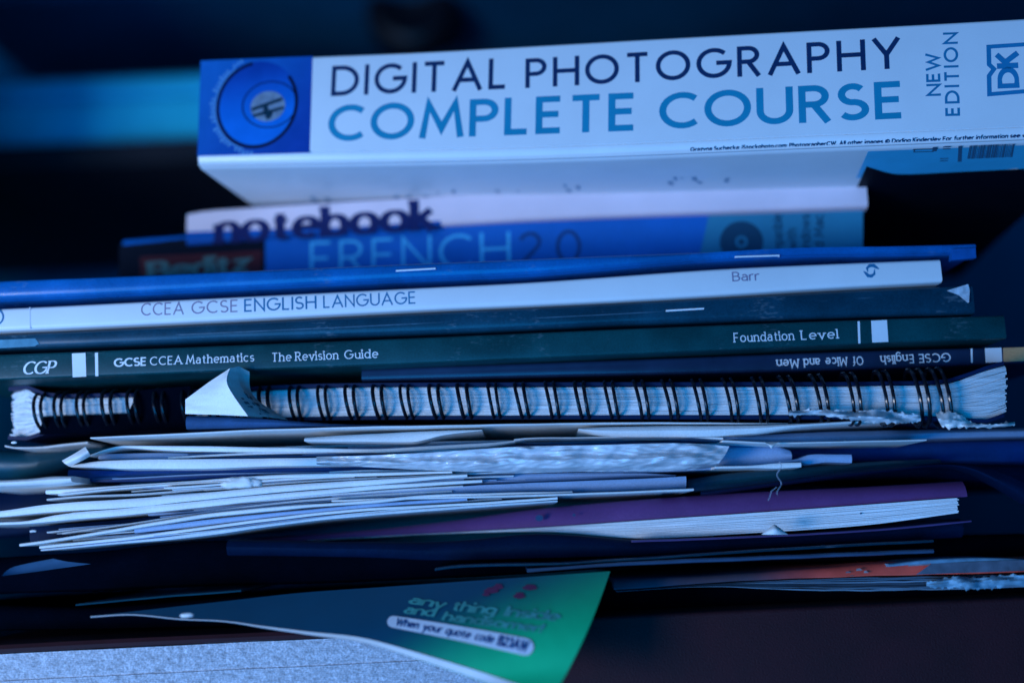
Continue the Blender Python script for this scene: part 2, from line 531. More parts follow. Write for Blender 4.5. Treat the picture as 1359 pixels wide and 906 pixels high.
# ------------------------------------------------------------------ surroundings
BZ = P(680, 990, 0).z - 0.004
mb = MB(); mb.box((-.9, -.012, BZ - .022), (.9, .70, BZ))
tag(mb.build('shelf_floor', mat('dark_shelf_board', (.02, .022, .035), .5, .3, 8, stretch=(1, 8, 8))), None, None, kind='structure')
mb = MB(); mb.box((-1.1, .72, BZ - .3), (1.1, .74, .75))
tag(mb.build('back_wall', mat('dark_blue_wall', (.003, .26, .46), .9, .3, 6, bump=.2, bscale=60, spec=0)), None, None, kind='structure')

def rounded_slab(mb, x0, x1, y0, y1, z0, z1, r, n=10, left_only=True):
    """slab with a big vertical rounding at the left front corner"""
    base = [(x1, y0), (x1, y1), (x0, y1)] + [(x0 + r - r * math.cos(R(a)), y0 + r - r * math.sin(R(a))) for a in [90 * i / n for i in range(n + 1)]]
    k = len(base); b = 0.004
    rows = [(z0, b), (z0 + b, 0), (z1 - b, 0), (z1, b)]
    V = []
    cx = sum(p[0] for p in base) / k; cy = sum(p[1] for p in base) / k
    for z, s in rows:
        for (x, y) in base:
            V.append((x + (s if x < cx else -s), y + (s if y < cy else -s), z))
    Fs = []
    for i in range(3):
        for j in range(k):
            Fs.append((i * k + j, i * k + (j + 1) % k, (i + 1) * k + (j + 1) % k, (i + 1) * k + j))
    Fs.append(tuple(range(k))[::-1]); Fs.append(tuple(3 * k + j for j in range(k)))
    mb.add(V, Fs)

a = P(-30, 208, .34); b = P(420, 86, .34)
e = bpy.data.objects.new('storage_tin', None); C.link(e); e.location = a
mb = MB(); rounded_slab(mb, 0, b.x - a.x, 0, .12, 0, b.z - a.z - .016, .012)
mb.build('body', mat('pale_blue_tin', (.02, .66, .92), .5, .2, 20), e)
mb = MB(); rounded_slab(mb, -.002, b.x - a.x + .002, -.002, .122, b.z - a.z - .0155, b.z - a.z - .002, .013)
mb.build('lid', mat('pale_tin_lid', (.02, .62, .90), .45, .2, 20), e)
tag(e, 'long pale blue tin out of focus behind the left end of the top white book', 'tin')
# dark box added out of view, only to shade the tin's left end
mb = MB(); mb.box((-.52, .13, BZ), (-.318, .20, .30))
tag(mb.build('shade_box', mat('shade_box_black', (.004, .006, .012), .6, .3, 20)), 'unseen dark box added beyond the left edge to shade the tin', 'shade blocker')
mb = MB(); mb.box((-.62, .32, a.z - .016), (.12, .6, a.z - .001))
mb.box((-.62, .335, BZ), (-.59, .6, a.z - .017)); mb.box((.09, .335, BZ), (.12, .6, a.z - .017))
tag(mb.build('rear_shelf', mat('black_board', (.01, .013, .022), .6, .3, 9)), 'dark shelf ledge carrying the blurred pale tin', 'shelf')

# dark round thing at the top
c0 = P(545, 10, .42)
e = bpy.data.objects.new('dark_headphones', None); C.link(e); e.location = c0
def lathe(mb, prof, n=36, axis='y'):
    V, Fs = [], []
    for (r_, h) in prof:
        for i in range(n):
            t = 2 * math.pi * i / n
            V.append((r_ * math.cos(t), h, r_ * math.sin(t)))
    for j in range(len(prof) - 1):
        for i in range(n):
            Fs.append((j * n + i, j * n + (i + 1) % n, (j + 1) * n + (i + 1) % n, (j + 1) * n + i))
    Fs.append(tuple(range(n))); Fs.append(tuple((len(prof) - 1) * n + i for i in range(n)))
    mb.add(V, Fs)
mb = MB(); lathe(mb, [(.006, .004), (.014, .0), (.024, -.006), (.030, -.004), (.034, .004), (.034, .018), (.028, .024)])
mb.build('ear_cup', mat('black_plastic', (.006, .008, .014), .4, .2, 40), e)
mb = MB(); mb.tube([(.07 * math.sin(R(t)) + .055, .012, .09 * math.cos(R(t)) + .0) for t in range(-70, 71, 10)], .006)
mb.build('headband', mat('black_band', (.006, .008, .014), .5, .2, 40), e)
tag(e, 'dark rounded headphone shape blurred above the top white book', 'headphones')
mb = MB(); q = P(432, 60, .56); mb.box((q.x, .56, q.z - .005), (q.x + .17, .62, q.z + .15))
tag(mb.build('dark_binder', mat('dull_blue_binder', (.005, .34, .8), .6, .3, 20)), 'dull blue upright binder far behind the headphone shape', 'binder')
# plinth for these
mb = MB(); mb.box((q.x - .25, .40, q.z - .012 - .018), (q.x + .65, .70, q.z - .0055 - .008))
tag(mb.build('upper_shelf', mat('navy_painted_board', (.006, .11, .22), .7, .3, 9, spec=.1)), 'dark navy upper shelf ledge blurred behind the top book', 'shelf')

# ------------------------------------------------------------------ generic book
def book(name, label, cat, top, bot, yl, yr, depth, m, r=.0014, c=.0005, n=48, ridge=0, pages=True, wob=0, inset=.0015, group=None, pm=None):
    fr = Frame(bot[0], bot[-1], yl, yr)
    e = fr.empty(name)
    L = lines_local(fr, top, bot, n)
    mb = MB(); strip(mb, L, u_profile(depth, r, c, ridge), wob)
    cov = mb.build('cover', m, e)
    if pages:
        Lp = [(min(max(x, L[0][0] + inset), L[-1][0] - inset), zb + c + .0001 + wob * 1.6, zt - c - .0001 - wob * 1.6) for x, zb, zt in L]
        mb = MB(); yp = c + .0002 + wob * 5
        strip(mb, Lp, [(depth - .003, 0, 0), (yp, 0, 0), (yp, 1, 0), (depth - .003, 1, 0)])
        mb.build('page_block', pm or page_edges, e)
    tag(e, label, cat, group)
    return fr, e, L

# ------------------------------------------------------------------ thick white photography book
top = [(266, 80.5), (415, 74.5), (568, 68), (700, 60.5), (920, 48), (1359, 24), (1432, 19.5)]
bot = [(262, 221), (700, 213), (1155, 195), (1359, 187), (1432, 184)]
fr, dk, L = book('photography_book', 'thick white photography course book lying on top of the whole pile', 'book', top, bot, .022, -.024, .20, white_cover, r=.0040, ridge=1, c=.0007)
sq = [(266.5, 81), (415, 75), (411, 203), (262, 207.5)]
u0, v0 = fr.uv(262, 207); u1, v1 = fr.uv(415, 75)
lensbg = gradient_mat('lens_photo_blue', (.004, .05, .30), (.008, .13, .44), (u1, 0, v0), (u0, 0, v1), .3)
bgp = quad_print(fr, dk, lensbg, sq, 'cover_photo', .00004)
def ellipse_px(c, rx, ry):
    a_ = fr.uv(*c); b_ = fr.uv(c[0] + rx, c[1]); d_ = fr.uv(c[0], c[1] - ry)
    return a_, b_[0] - a_[0], d_[1] - a_[1]
def clip_top(mb):
    # keep the print inside the spine
    zt = min(fr.uv(300, 80)[1], 1)
    mb.v = [Vector((v.x, v.y, min(v.z, zt - .0003))) for v in mb.v]
ring_dark = mat('lens_ring_dark', (.001, .006, .04), .35)
cx_, rx_, ry_ = ellipse_px((341, 139), 54, 57)
mb = MB(); disc(mb, cx_, rx_, ry_, .00007); clip_top(mb)
mb.build('lens_glass', gradient_mat('lens_glass_blue', (.004, .16, .62), (.003, .05, .3), (cx_[0], 0, cx_[1] - ry_ * .5), (cx_[0] - rx_ * .2, 0, cx_[1] + ry_), .3), bgp, recalc=False)
mb = MB(); disc(mb, cx_, rx_ * 1.01, ry_ * 1.01, .0001, 60, .92, 100, 400); clip_top(mb)
c2, rx2, ry2 = ellipse_px((358, 139), 37, 31)
disc(mb, c2, rx2, ry2, .00012, 48, .95, 0, 360)
mb.build('lens_ring', ring_dark, bgp, recalc=False)
mb = MB()
for k in range(30):
    a_ = 112 + k * 5.3
    ro, ri = 1.14 + .04 * (k % 3 == 0), 1.07
    if k % 7 == 3: continue
    V = [(cx_[0] + rx_ * rr * math.cos(R(aa)), -.0001, cx_[1] + ry_ * rr * math.sin(R(aa))) for rr, aa in ((ri, a_), (ro, a_), (ro, a_ + 2.4), (ri, a_ + 2.6))]
    mb.add(V, [(0, 1, 2, 3)], False)
disc(mb, cx_, rx_ * 1.055, ry_ * 1.055, .00009, 40, .975, 125, 255)
clip_top(mb)
mb.build('dial_markings', mat('pale_tick_ink', (.12, .34, .60), .4), bgp, recalc=False)
c3, rx3, ry3 = ellipse_px((355.5, 141.5), 23, 20)
mb = MB(); disc(mb, c3, rx3, ry3, .00013)
mb.build('lens_reflection', mat('lens_grey_glass', (.20, .27, .36), .3, .4, 350), bgp, recalc=False)
mb = MB()
def bar_px(p, q_, wd, lift=.00016):
    d = Vector((q_[0] - p[0], q_[1] - p[1])); nrm = Vector((-d.y, d.x)).normalized() * wd / 2
    pts = [Vector(p) + nrm, Vector(q_) + nrm, Vector(q_) - nrm, Vector(p) - nrm]
    mb.add([(u, -lift, v) for u, v in [fr.uv(*k) for k in pts]], [(0, 1, 2, 3)], False)
bar_px((334, 146), (375, 131.5), 4.5); bar_px((336, 154.5), (377, 143), 4, .00018); bar_px((351, 138), (357, 158), 6.5, .0002); bar_px((348, 150), (362, 152), 5, .00022)
mb.build('window_silhouette', mat('lens_dark_shape', (.006, .035, .06), .3), bgp, recalc=False)
T = dict(wv=.145, track=.25)
lettering(fr, dk, navy_ink, [('DIGITAL', (439, 128), (673, 118.2), 41.5, T), ('PHOTOGRAPHY', (697, 117.3), (1197, 91), 43, T)], 'title_lettering')
T2 = dict(wv=.165, track=.2)
lettering(fr, dk, teal_ink, [('COMPLETE', (434.5, 188.5), (845, 173.6), 51, T2), ('COURSE', (875, 172.3), (1201, 157.3), 53, T2)], 'title_lettering')
lettering(fr, dk, teal_ink if False else mat('blue_grey_ink', (.01, .19, .36), .4), [('NEW', (1248.6, 127.5), (1246.6, 70.5), 17, dict(wv=.17, track=.2)), ('EDITION', (1274, 154), (1270.5, 43), 17.5, dict(wv=.17, track=.3))], 'edition_lettering')
# publisher emblem: open book outline turned on its side
mb = MB()
lk = mat('emblem_blue', (.012, .20, .40), .4)
def band_px(pts, wd, lift):
    loc = [fr.uv(*p) for p in pts]
    sc_ = abs(fr.uv(1320, 100)[0] - fr.uv(1310, 100)[0]) / 10
    v, f = ribbon(loc, True, wd * sc_, wd * sc_)
    mb.add([(a_, -lift, b_) for a_, b_ in v], f, False)
band_px([(1312, 62.5), (1365, 59), (1367, 121), (1313, 125.5), (1312.5, 101), (1319, 92), (1312.5, 86)], 6, .00007)
sc_ = abs(fr.uv(1320, 100)[0] - fr.uv(1310, 100)[0]) / 10
put_text(mb, 'DK', fr.uv(1352.5, 117.5), fr.uv(1350, 67), 28 * sc_, face_map(.0001), wv=.27, wh=.2, track=.04)
mb.build('publisher_emblem', lk, dk, recalc=False)
LDK = L
def zbot(u):
    for i in range(len(LDK) - 1):
        if u <= LDK[i + 1][0]:
            t = (u - LDK[i][0]) / (LDK[i + 1][0] - LDK[i][0])
            return LDK[i][1] + t * (LDK[i + 1][1] - LDK[i][1])
    return LDK[-1][1]
# tiny credit line on the rounded lower edge
rr_ = .0040
def ridge_map(u, v, lay):
    zb_ = zbot(u); v = max(v - zb_, .0002)
    y = rr_ - math.sqrt(max(0, rr_ * rr_ - max(0, rr_ - v) ** 2))
    return (u, y - .00022 - lay * .00001, v - .0001 + zb_)
p_a, p_b = fr.uv(916, 200.0), fr.uv(1430, 178.5)
mb = MB()
put_text(mb, 'Grazyna Suchecka; iStockphoto.com; PhotographerCW. All other images © Dorling Kindersley For further information see www.dkimages.com', p_a, p_b, 5.6 * sc_, ridge_map, wv=.2, track=.14)
mb.build('credit_line', navy_ink, dk, recalc=False)
# back cover print (underside)
def under_pt(px, py, lift):
    z = 0
    for k in range(5):
        u, y = fr.floor(px, py, z)
        z = zbot(u) - lift
    return (u, y, z)
def under_quad(mb, pts, lift=.00012):
    mb.add([under_pt(*p, lift) for p in pts], [tuple(range(len(pts)))], False)
mb = MB()
x = 1287.0
while x < 1345:
    wd = rnd.choice([.7, .7, 1.2, 1.8, 2.4])
    under_quad(mb, [(x, 193.5 - (x - 1287) * .04), (x + wd, 193.5 - (x - 1287) * .04), (x + wd - 3.4, 211 - (x - 1287) * .04), (x - 3.4, 211 - (x - 1287) * .04)])
    x += wd + rnd.choice([.5, .7, 1.0])
mb.build('barcode', slate_ink, dk, recalc=False)
for (x0, y0, x1, y1) in ((1252, 192.6, 1262, 194), (1252, 195.3, 1262, 196.6), (1248, 208, 1259, 209.2), (1248, 211, 1258, 212.3), (1272, 192, 1277, 213), (1212, 196, 1245, 197.3), (1213, 199.5, 1240, 200.6), (1213, 196, 1215, 200), (1238, 193.5, 1244, 199)):
    mb = MB()
    under_quad(mb, [(x0, y0 + 2), (x1, y0 + 2 - (x1 - x0) * .03), (x1 - 1, y1 + 2 - (x1 - x0) * .03), (x0 - 1, y1 + 2)])
    mb.build('back_cover_mark', slate_ink, dk, recalc=False)
mb = MB()
for k in range(26):
    x0 = rnd.choice([rnd.uniform(408, 450), rnd.uniform(520, 610), rnd.uniform(640, 800), rnd.uniform(845, 965)])
    y0 = smooth_line([(400, 265), (600, 254), (850, 240), (965, 235)])(x0) + rnd.uniform(-3, 6)
    s_ = rnd.uniform(2, 7); h_ = rnd.uniform(1.5, 6)
    under_quad(mb, [(x0, y0), (x0 + s_, y0 - rnd.uniform(-1, 2)), (x0 + s_ + 2, y0 + h_), (x0 + 2, y0 + h_ * .8)], .00007 + k * .000004)
o_ = mb.build('back_cover_smudges', mat('smudge_ink', (.26, .40, .52), .5), dk, recalc=False); o_['kind'] = 'stuff'
mb = MB(); V = []
for i in range(25):
    x = 1154 + (1428 - 1154) * i / 24
    y0_ = smooth_line([(262, 222), (700, 214), (1155, 196), (1428, 185)])(x) + .8
    u0_, yy0, z0_ = under_pt(x, y0_, .00008); u1_, yy1, z1_ = under_pt(x, 236 - i * .3, .00008)
    V += [(u0_, max(yy0, .0042), z0_), (u0_, yy1, z1_)]
mb.add(V, [(2 * i, 2 * i + 1, 2 * i + 3, 2 * i + 2) for i in range(24)], False)
mb.build('teal_cover_panel', mat('teal_print', (.06, .55, .85), .45, .1), dk, recalc=False)
mb = MB(); V = []; nn_ = 24  # near-black panel painted where the notebook's shadow falls on the underside
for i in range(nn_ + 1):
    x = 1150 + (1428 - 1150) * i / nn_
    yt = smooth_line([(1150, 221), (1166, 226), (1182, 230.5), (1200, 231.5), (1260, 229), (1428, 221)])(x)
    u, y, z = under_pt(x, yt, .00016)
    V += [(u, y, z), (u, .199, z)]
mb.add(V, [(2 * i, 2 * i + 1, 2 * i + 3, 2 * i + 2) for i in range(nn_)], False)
mb.build('painted_shadow_panel', mat('painted_shadow_black', (.001, .004, .012), .6, .2, spec=.1), dk, recalc=False)

# ------------------------------------------------------------------ pinkish notebook
top = [(247, 283), (262, 280), (345, 274), (700, 252), (1152, 221)]
bot = [(247, 325), (300, 321), (450, 309), (600, 298), (700, 292), (1152, 274.5)]
fr, nb, L = book('notebook', 'pinkish white notebook with bold navy title under the thick white book', 'notebook', top, bot, .060, .028, .20, pink_white, r=.0018, c=.0006)
# blue lower band of the spine: the title straddles its edge
edge_l, bot_l_ = smooth_line([(247, 308), (300, 306), (450, 302), (585, 298.6), (640, 295.4)]), smooth_line(bot)
mb = MB(); V = []
for i in range(41):
    x = 247.5 + (585 - 247.5) * i / 40
    u, v0 = fr.uv(x, edge_l(x)); _, v1 = fr.uv(x, bot_l_(x))
    zr = .0018
    for k in range(7):
        if k < 2:
            V.append((u, -.00006, max(v0 + (v1 + zr - v0) * k, v1 + zr)))
        else:
            a_ = R(90 - 18 * (k - 1))
            V.append((u, zr - (zr + .0001) * math.sin(a_), v1 + zr - (zr + .0001) * math.cos(a_)))
mb.add(V, [(7 * i + k, 7 * i + k + 1, 7 * i + k + 8, 7 * i + k + 7) for i in range(40) for k in range(6)])
nbm = mat('notebook_navy_band', (.001, .10, .40), .5, .2, spec=.1)
mb.build('lower_band', nbm, nb, recalc=False)
mb = MB()
p0, p1 = fr.uv(284, 324.5), fr.uv(581, 305)
s_ = math.hypot(p1[0] - p0[0], p1[1] - p0[1]) / 297
put_text(mb, 'notebook', p0, p1, 41 * s_, lambda u, v, l: (u, -.00012 - l * .00002, v), wv=.27, wh=.14, track=.09, slab=.03)
lt = mb.build('title_lettering', mat('deep_navy_letter', (.001, .008, .09), .4), nb, recalc=False)

# ------------------------------------------------------------------ boxed language course
top = [(160, 318), (300, 308), (700, 293), (1146, 274)]
bot = [(160, 425), (700, 397), (1146, 372)]
french_blue = mat('course_blue', (.002, .15, .55), .4, .2, 30, .1, 1500, coat=.2)
fr, fb, L = book('language_course_box', 'blue and teal boxed language course standing blurred under the pinkish notebook', 'box set', top, bot, .064, .033, .16, french_blue, r=.0012, c=.001)
tealp = mat('course_teal', (.03, .24, .38), .4, .15, 30, coat=.2)
quad_print(fr, fb, tealp, [(941, 283.5), (1145.2, 275), (1145.2, 371), (917, 384), (925, 350), (933, 320)], 'teal_panel', .00005)
mb = MB()
c_ = fr.uv(984, 321); r_ = fr.uv(1013, 321)[0] - c_[0]
disc(mb, c_, r_, r_, .00009, 48, .29)
dd = mb.build('disc_symbol', mat('dark_teal_ink', (.008, .06, .12), .4), fb, recalc=False)
mb = MB(); disc(mb, c_, r_ * .16, r_ * .16, .00009, 24); mb.build('disc_centre', dd.data.materials[0], fb, recalc=False)
tk = dict(wv=.17, track=.12)
lettering(fr, fb, dd.data.materials[0], [('Compatible', (1040, 352), (1038, 284), 13, tk), ('with', (1057.5, 331), (1057, 303), 13, tk), ('Windows', (1076, 346), (1075, 284), 13, tk), ('and Mac', (1094, 347), (1093, 284), 13, tk)], 'side_lettering')
lettering(fr, fb, mat('sky_ink', (.08, .52, .85), .4), [('FRENCH', (411, 366), (678, 353), 46, dict(wv=.09, track=.24))], 'title_lettering')
lettering(fr, fb, mat('dim_navy_ink', (.012, .05, .17), .4), [('2.0', (689, 353), (772, 349), 46, dict(wv=.1, track=.2))], 'number_lettering')
quad_print(fr, fb, mat('end_shade_black', (.001, .005, .016), .5, spec=.1), [(158, 326), (352, 305), (352, 400), (158, 425)], 'painted_end_shade', .00003)  # left end painted near black to stand for the shade there
bt = quad_print(fr, fb, mat('red_tag', (.09, .001, .008), .45), [(186, 341), (347, 332.5), (347, 372), (186, 380)], 'red_tag', .00005)
lettering(fr, bt, mat('pale_tag_ink', (.10, .20, .18), .5), [('Berlitz', (195, 374), (334, 361), 26, dict(wv=.24, wh=.16, track=.02, slab=.04))], 'tag_lettering', .0001)

# ------------------------------------------------------------------ glossy blue booklet
top = [(-70, 375), (0, 372), (300, 360), (560, 349), (960, 333), (1200, 325), (1296, 322.5)]
bot = [(-70, 402), (0, 399), (300, 385), (560, 372), (700, 366), (960, 345), (1060, 340), (1200, 338), (1296, 336)]
fr, bb, L = book('blue_booklet', 'glossy dark blue booklet lying on the white english language book', 'booklet', top, bot, .001, .001, .19, glossy_blue, r=.0028, c=.0005, wob=.0002)
staple = mat('staple_glint_white', (.92, .93, .95), .3, .05, 300)  # pale non-metal white puts the glint of the wire into its colour
for (xa, ya, xb, yb) in ((526, 359.5, 578, 356.5), (976, 341.0, 1034, 339.2)):
    mb = MB(); p0, p1 = fr.uv(xa, ya), fr.uv(xb, yb)
    mb.tube([(p0[0] - .0002, .0015, p0[1]), (p0[0], -.0002, p0[1]), (p1[0], -.0002, p1[1]), (p1[0] + .0002, .0015, p1[1])], .00028)
    mb.build('staple', staple, bb)
p0, p1 = fr.uv(1262, 346), fr.uv(1293, 330)
mb = MB(); mb.add([(p0[0], -.0006, p0[1]), (p1[0], -.0006, p0[1] + .0004), (p1[0], -.001, p1[1]), (p0[0] + .0006, -.001, p1[1]),
                   (p0[0], .002, p0[1]), (p1[0], .002, p0[1] + .0004), (p1[0], .002, p1[1]), (p0[0] + .0006, .002, p1[1])],
                  [(0, 1, 2, 3), (4, 5, 6, 7), (0, 1, 5, 4), (1, 2, 6, 5), (2, 3, 7, 6), (3, 0, 4, 7)], True)
mb.build('worn_corner', mat('worn_blue', (.004, .10, .36), .5, .3, 300), bb)

# ------------------------------------------------------------------ white english language book
top = [(-70, 412), (0, 409), (300, 394), (560, 381), (700, 374), (960, 356), (1100, 349.5), (1251, 343.5)]
bot = [(-70, 442), (0, 439), (300, 424.5), (560, 411), (760, 402), (960, 391), (1100, 382), (1251, 374)]
fr, eb, L = book('english_book', 'slim white english language textbook beneath the glossy blue booklet', 'book', top, bot, 0, 0, .19, white_cover, r=.0013, c=.0004)
TE = dict(wv=.105, track=.2)
lettering(fr, eb, mauve_ink, [('CCEA', (187, 419), (244, 417.2), 17, TE), ('GCSE', (254, 416.8), (316, 414), 17, TE), ('Barr', (972, 373.6), (1008, 372), 13, dict(wv=.12, track=.14))], 'grey_lettering')
lettering(fr, eb, blue_ink, [('ENGLISH', (324, 414), (420, 409.5), 17.5, dict(wv=.125, track=.18)), ('LANGUAGE', (429, 409), (552, 403), 17, dict(wv=.115, track=.18))], 'blue_lettering')
mb = MB()
for pl in ([(1151.5, 361), (1150.5, 356), (1154, 352.6), (1159, 352.4), (1163, 355), (1166.5, 357)], [(1146, 360), (1149, 362.6), (1152, 366), (1156.5, 366.4), (1160.2, 363.5), (1160.5, 357.5)]):
    V = []
    for i, p in enumerate(pl):
        q0, q1 = pl[max(i - 1, 0)], pl[min(i + 1, len(pl) - 1)]
        d = Vector((q1[0] - q0[0], q1[1] - q0[1])).normalized(); nn = Vector((-d.y, d.x)) * (.4 + 1.9 * math.sin(math.pi * i / (len(pl) - 1)) ** .8)
        for sg in (1, -1):
            u, v = fr.uv(p[0] + nn.x * sg, p[1] + nn.y * sg)
            V.append((u, -.00007, v))
    mb.add(V, [(2 * i, 2 * i + 1, 2 * i + 3, 2 * i + 2) for i in range(len(pl) - 1)], False)
mb.build('swoosh_emblem', blue_ink, eb, recalc=False)
mb = MB(); c_ = fr.uv(-6, 421); r_ = fr.uv(4, 421)[0] - c_[0]
disc(mb, c_, r_ * 1.15, r_ * 1.15, .00007, 32, .8)
mb.build('ring_emblem', blue_ink, eb, recalc=False)
quad_print(fr, eb, mat('crease_grey', (.55, .58, .64), .5), [(39, 407.5), (40.5, 407.4), (41, 436), (39.6, 436.2)], 'crease_and_highlight_line', .00004)

# ------------------------------------------------------------------ dark slate book
top = [(-70, 447), (0, 444), (300, 429), (560, 415.5), (900, 398), (1100, 387), (1294, 377)]
bot = [(-70, 467), (0, 464), (300, 452), (560, 443), (900, 428), (1100, 421), (1294, 416)]
fr, sb, L = book('slate_book', 'dark slate glossy paperback between the white english book and the green spine', 'book', top, bot, .0015, .0015, .19, dark_gloss, r=.0022, c=.0005, wob=.00025)
quad_print(fr, sb, mat('pale_teal_label', (.10, .30, .42), .35, .3, 200), [(-60, 454), (0, 451), (47, 449), (52, 456), (46, 459.5), (0, 462), (-60, 464)], 'spine_label', .00012)
p0, p1 = fr.uv(884, 412.5), fr.uv(934, 409.5)
mb = MB(); mb.tube([(p0[0] - .0002, .0015, p0[1]), (p0[0], -.0002, p0[1]), (p1[0], -.0002, p1[1]), (p1[0] + .0002, .0015, p1[1])], .0003)
mb.build('staple', staple, sb)
cr = [fr.uv(*p) for p in ((1256, 386), (1283, 378), (1286, 386), (1284, 402), (1272, 392))]
mb = MB(); mb.add([(u, -.0006 - .0006 * (i % 2), v) for i, (u, v) in enumerate(cr)] + [(u, .0015, v) for u, v in cr], [(0, 1, 2, 3, 4), (9, 8, 7, 6, 5)] + [(i, (i + 1) % 5, 5 + (i + 1) % 5, 5 + i) for i in range(5)], False)
mb.build('torn_corner', mat('scuffed_white', (.5, .58, .66), .6, .4, 500), sb)
# highlight line along the spine, put in as a paler raised tube
mb = MB(); pts = [fr.uv(x, smooth_line([(150, 448), (560, 429), (900, 412), (1256, 388)])(x)) for x in range(150, 1257, 22)]
mb.tube([(u, .0001, v) for u, v in pts], .00022, 6)
mb.build('crease_and_highlight_line', mat('slate_highlight', (.05, .12, .18), .4, .5, 300), sb)

# ------------------------------------------------------------------ green revision guide
top = [(-70, 472.5), (0, 470), (300, 458), (560, 447.5), (900, 433), (1180, 422.5), (1336, 418)]
bot = [(-70, 507), (0, 504), (200, 496.5), (330, 491), (560, 482), (900, 467), (1180, 454.5), (1336, 449)]
fr, cb, L = book('revision_guide', 'dark green mathematics revision guide with white spine bars above the wire bound pad', 'book', top, bot, 0, 0, .20, green_cover, r=.0009, c=.0004)
quad_print(fr, cb, white_ink, [(95.5, 469), (113.5, 468), (114.5, 499.5), (96.5, 500.5)], 'spine_bar')
quad_print(fr, cb, white_ink, [(126, 468), (130, 467.8), (130.6, 498.8), (126.6, 499)], 'spine_bar')
quad_print(fr, cb, white_ink, [(1138, 426.3), (1141, 426.2), (1142, 455.5), (1139, 455.6)], 'spine_bar')
quad_print(fr, cb, white_ink, [(1156, 425.5), (1177, 424.5), (1179, 453.5), (1157.5, 454.5)], 'spine_bar')
SL = dict(wv=.13, wh=.1, track=.22, slab=.09)
lettering(fr, cb, white_ink, [('GCSE', (151, 487), (195, 485), 11.5, dict(wv=.22, wh=.15, track=.1, slab=.06)), ('CCEA', (199, 484.8), (242, 483), 11.5, SL), ('Mathematics', (247, 483), (337.5, 479.5), 11.8, SL),
                             ('The', (360.5, 480), (387, 479), 12, SL), ('Revision', (392, 478.8), (449, 476.6), 12, SL), ('Guide', (457, 476.4), (502, 474.8), 12, SL),
                             ('Foundation', (974, 454.3), (1054, 451.2), 12.8, SL), ('Level', (1063, 451), (1112.5, 449), 12.8, SL)], 'spine_lettering')
lettering(fr, cb, white_ink, [('CGP', (29, 496.8), (73, 495.2), 17, dict(wv=.19, wh=.07, track=.02, ital=.24, slab=.05))], 'publisher_lettering')

# ------------------------------------------------------------------ upside-down booklet and pencil
top = [(480, 489), (850, 476), (1150, 465), (1334, 460), (1420, 457)]
bot = [(480, 506), (850, 497), (1150, 489.5), (1334, 482), (1420, 478.5)]
fr, ob, L = book('literature_guide', 'thin dark literature guide lying upside down right above the wire loops', 'booklet', top, bot, .009, .004, .18, mat('dark_blue_gloss', (.012, .03, .075), .3, .3, 60, coat=.5), r=.0012, c=.0004)
SM = dict(wv=.15, wh=.12, track=.18, slab=.06)
lettering(fr, ob, white_ink, [('GCSE', (1261, 468), (1218, 469.8), 12, SM), ('English', (1212, 470), (1168, 472), 12, SM), ('Of', (1145, 472.6), (1131, 473.2), 12, SM), ('Mice', (1124, 473.4), (1095, 474.6), 12, SM), ('and', (1088, 475), (1066, 475.8), 12, SM), ('Men', (1060, 476), (1030, 477.2), 12, SM)], 'spine_lettering')
quad_print(fr, ob, white_ink, [(1288, 462.5), (1290.6, 462.4), (1291, 481), (1288.6, 481.2)], 'spine_bar')
quad_print(fr, ob, white_ink, [(1307, 462), (1329, 461.2), (1330, 480.2), (1308, 481)], 'spine_bar')
quad_print(fr, ob, tan_wood, [(1331, 461.5), (1419, 458.5), (1419, 476.5), (1331.5, 480)], 'tan_spine_end')

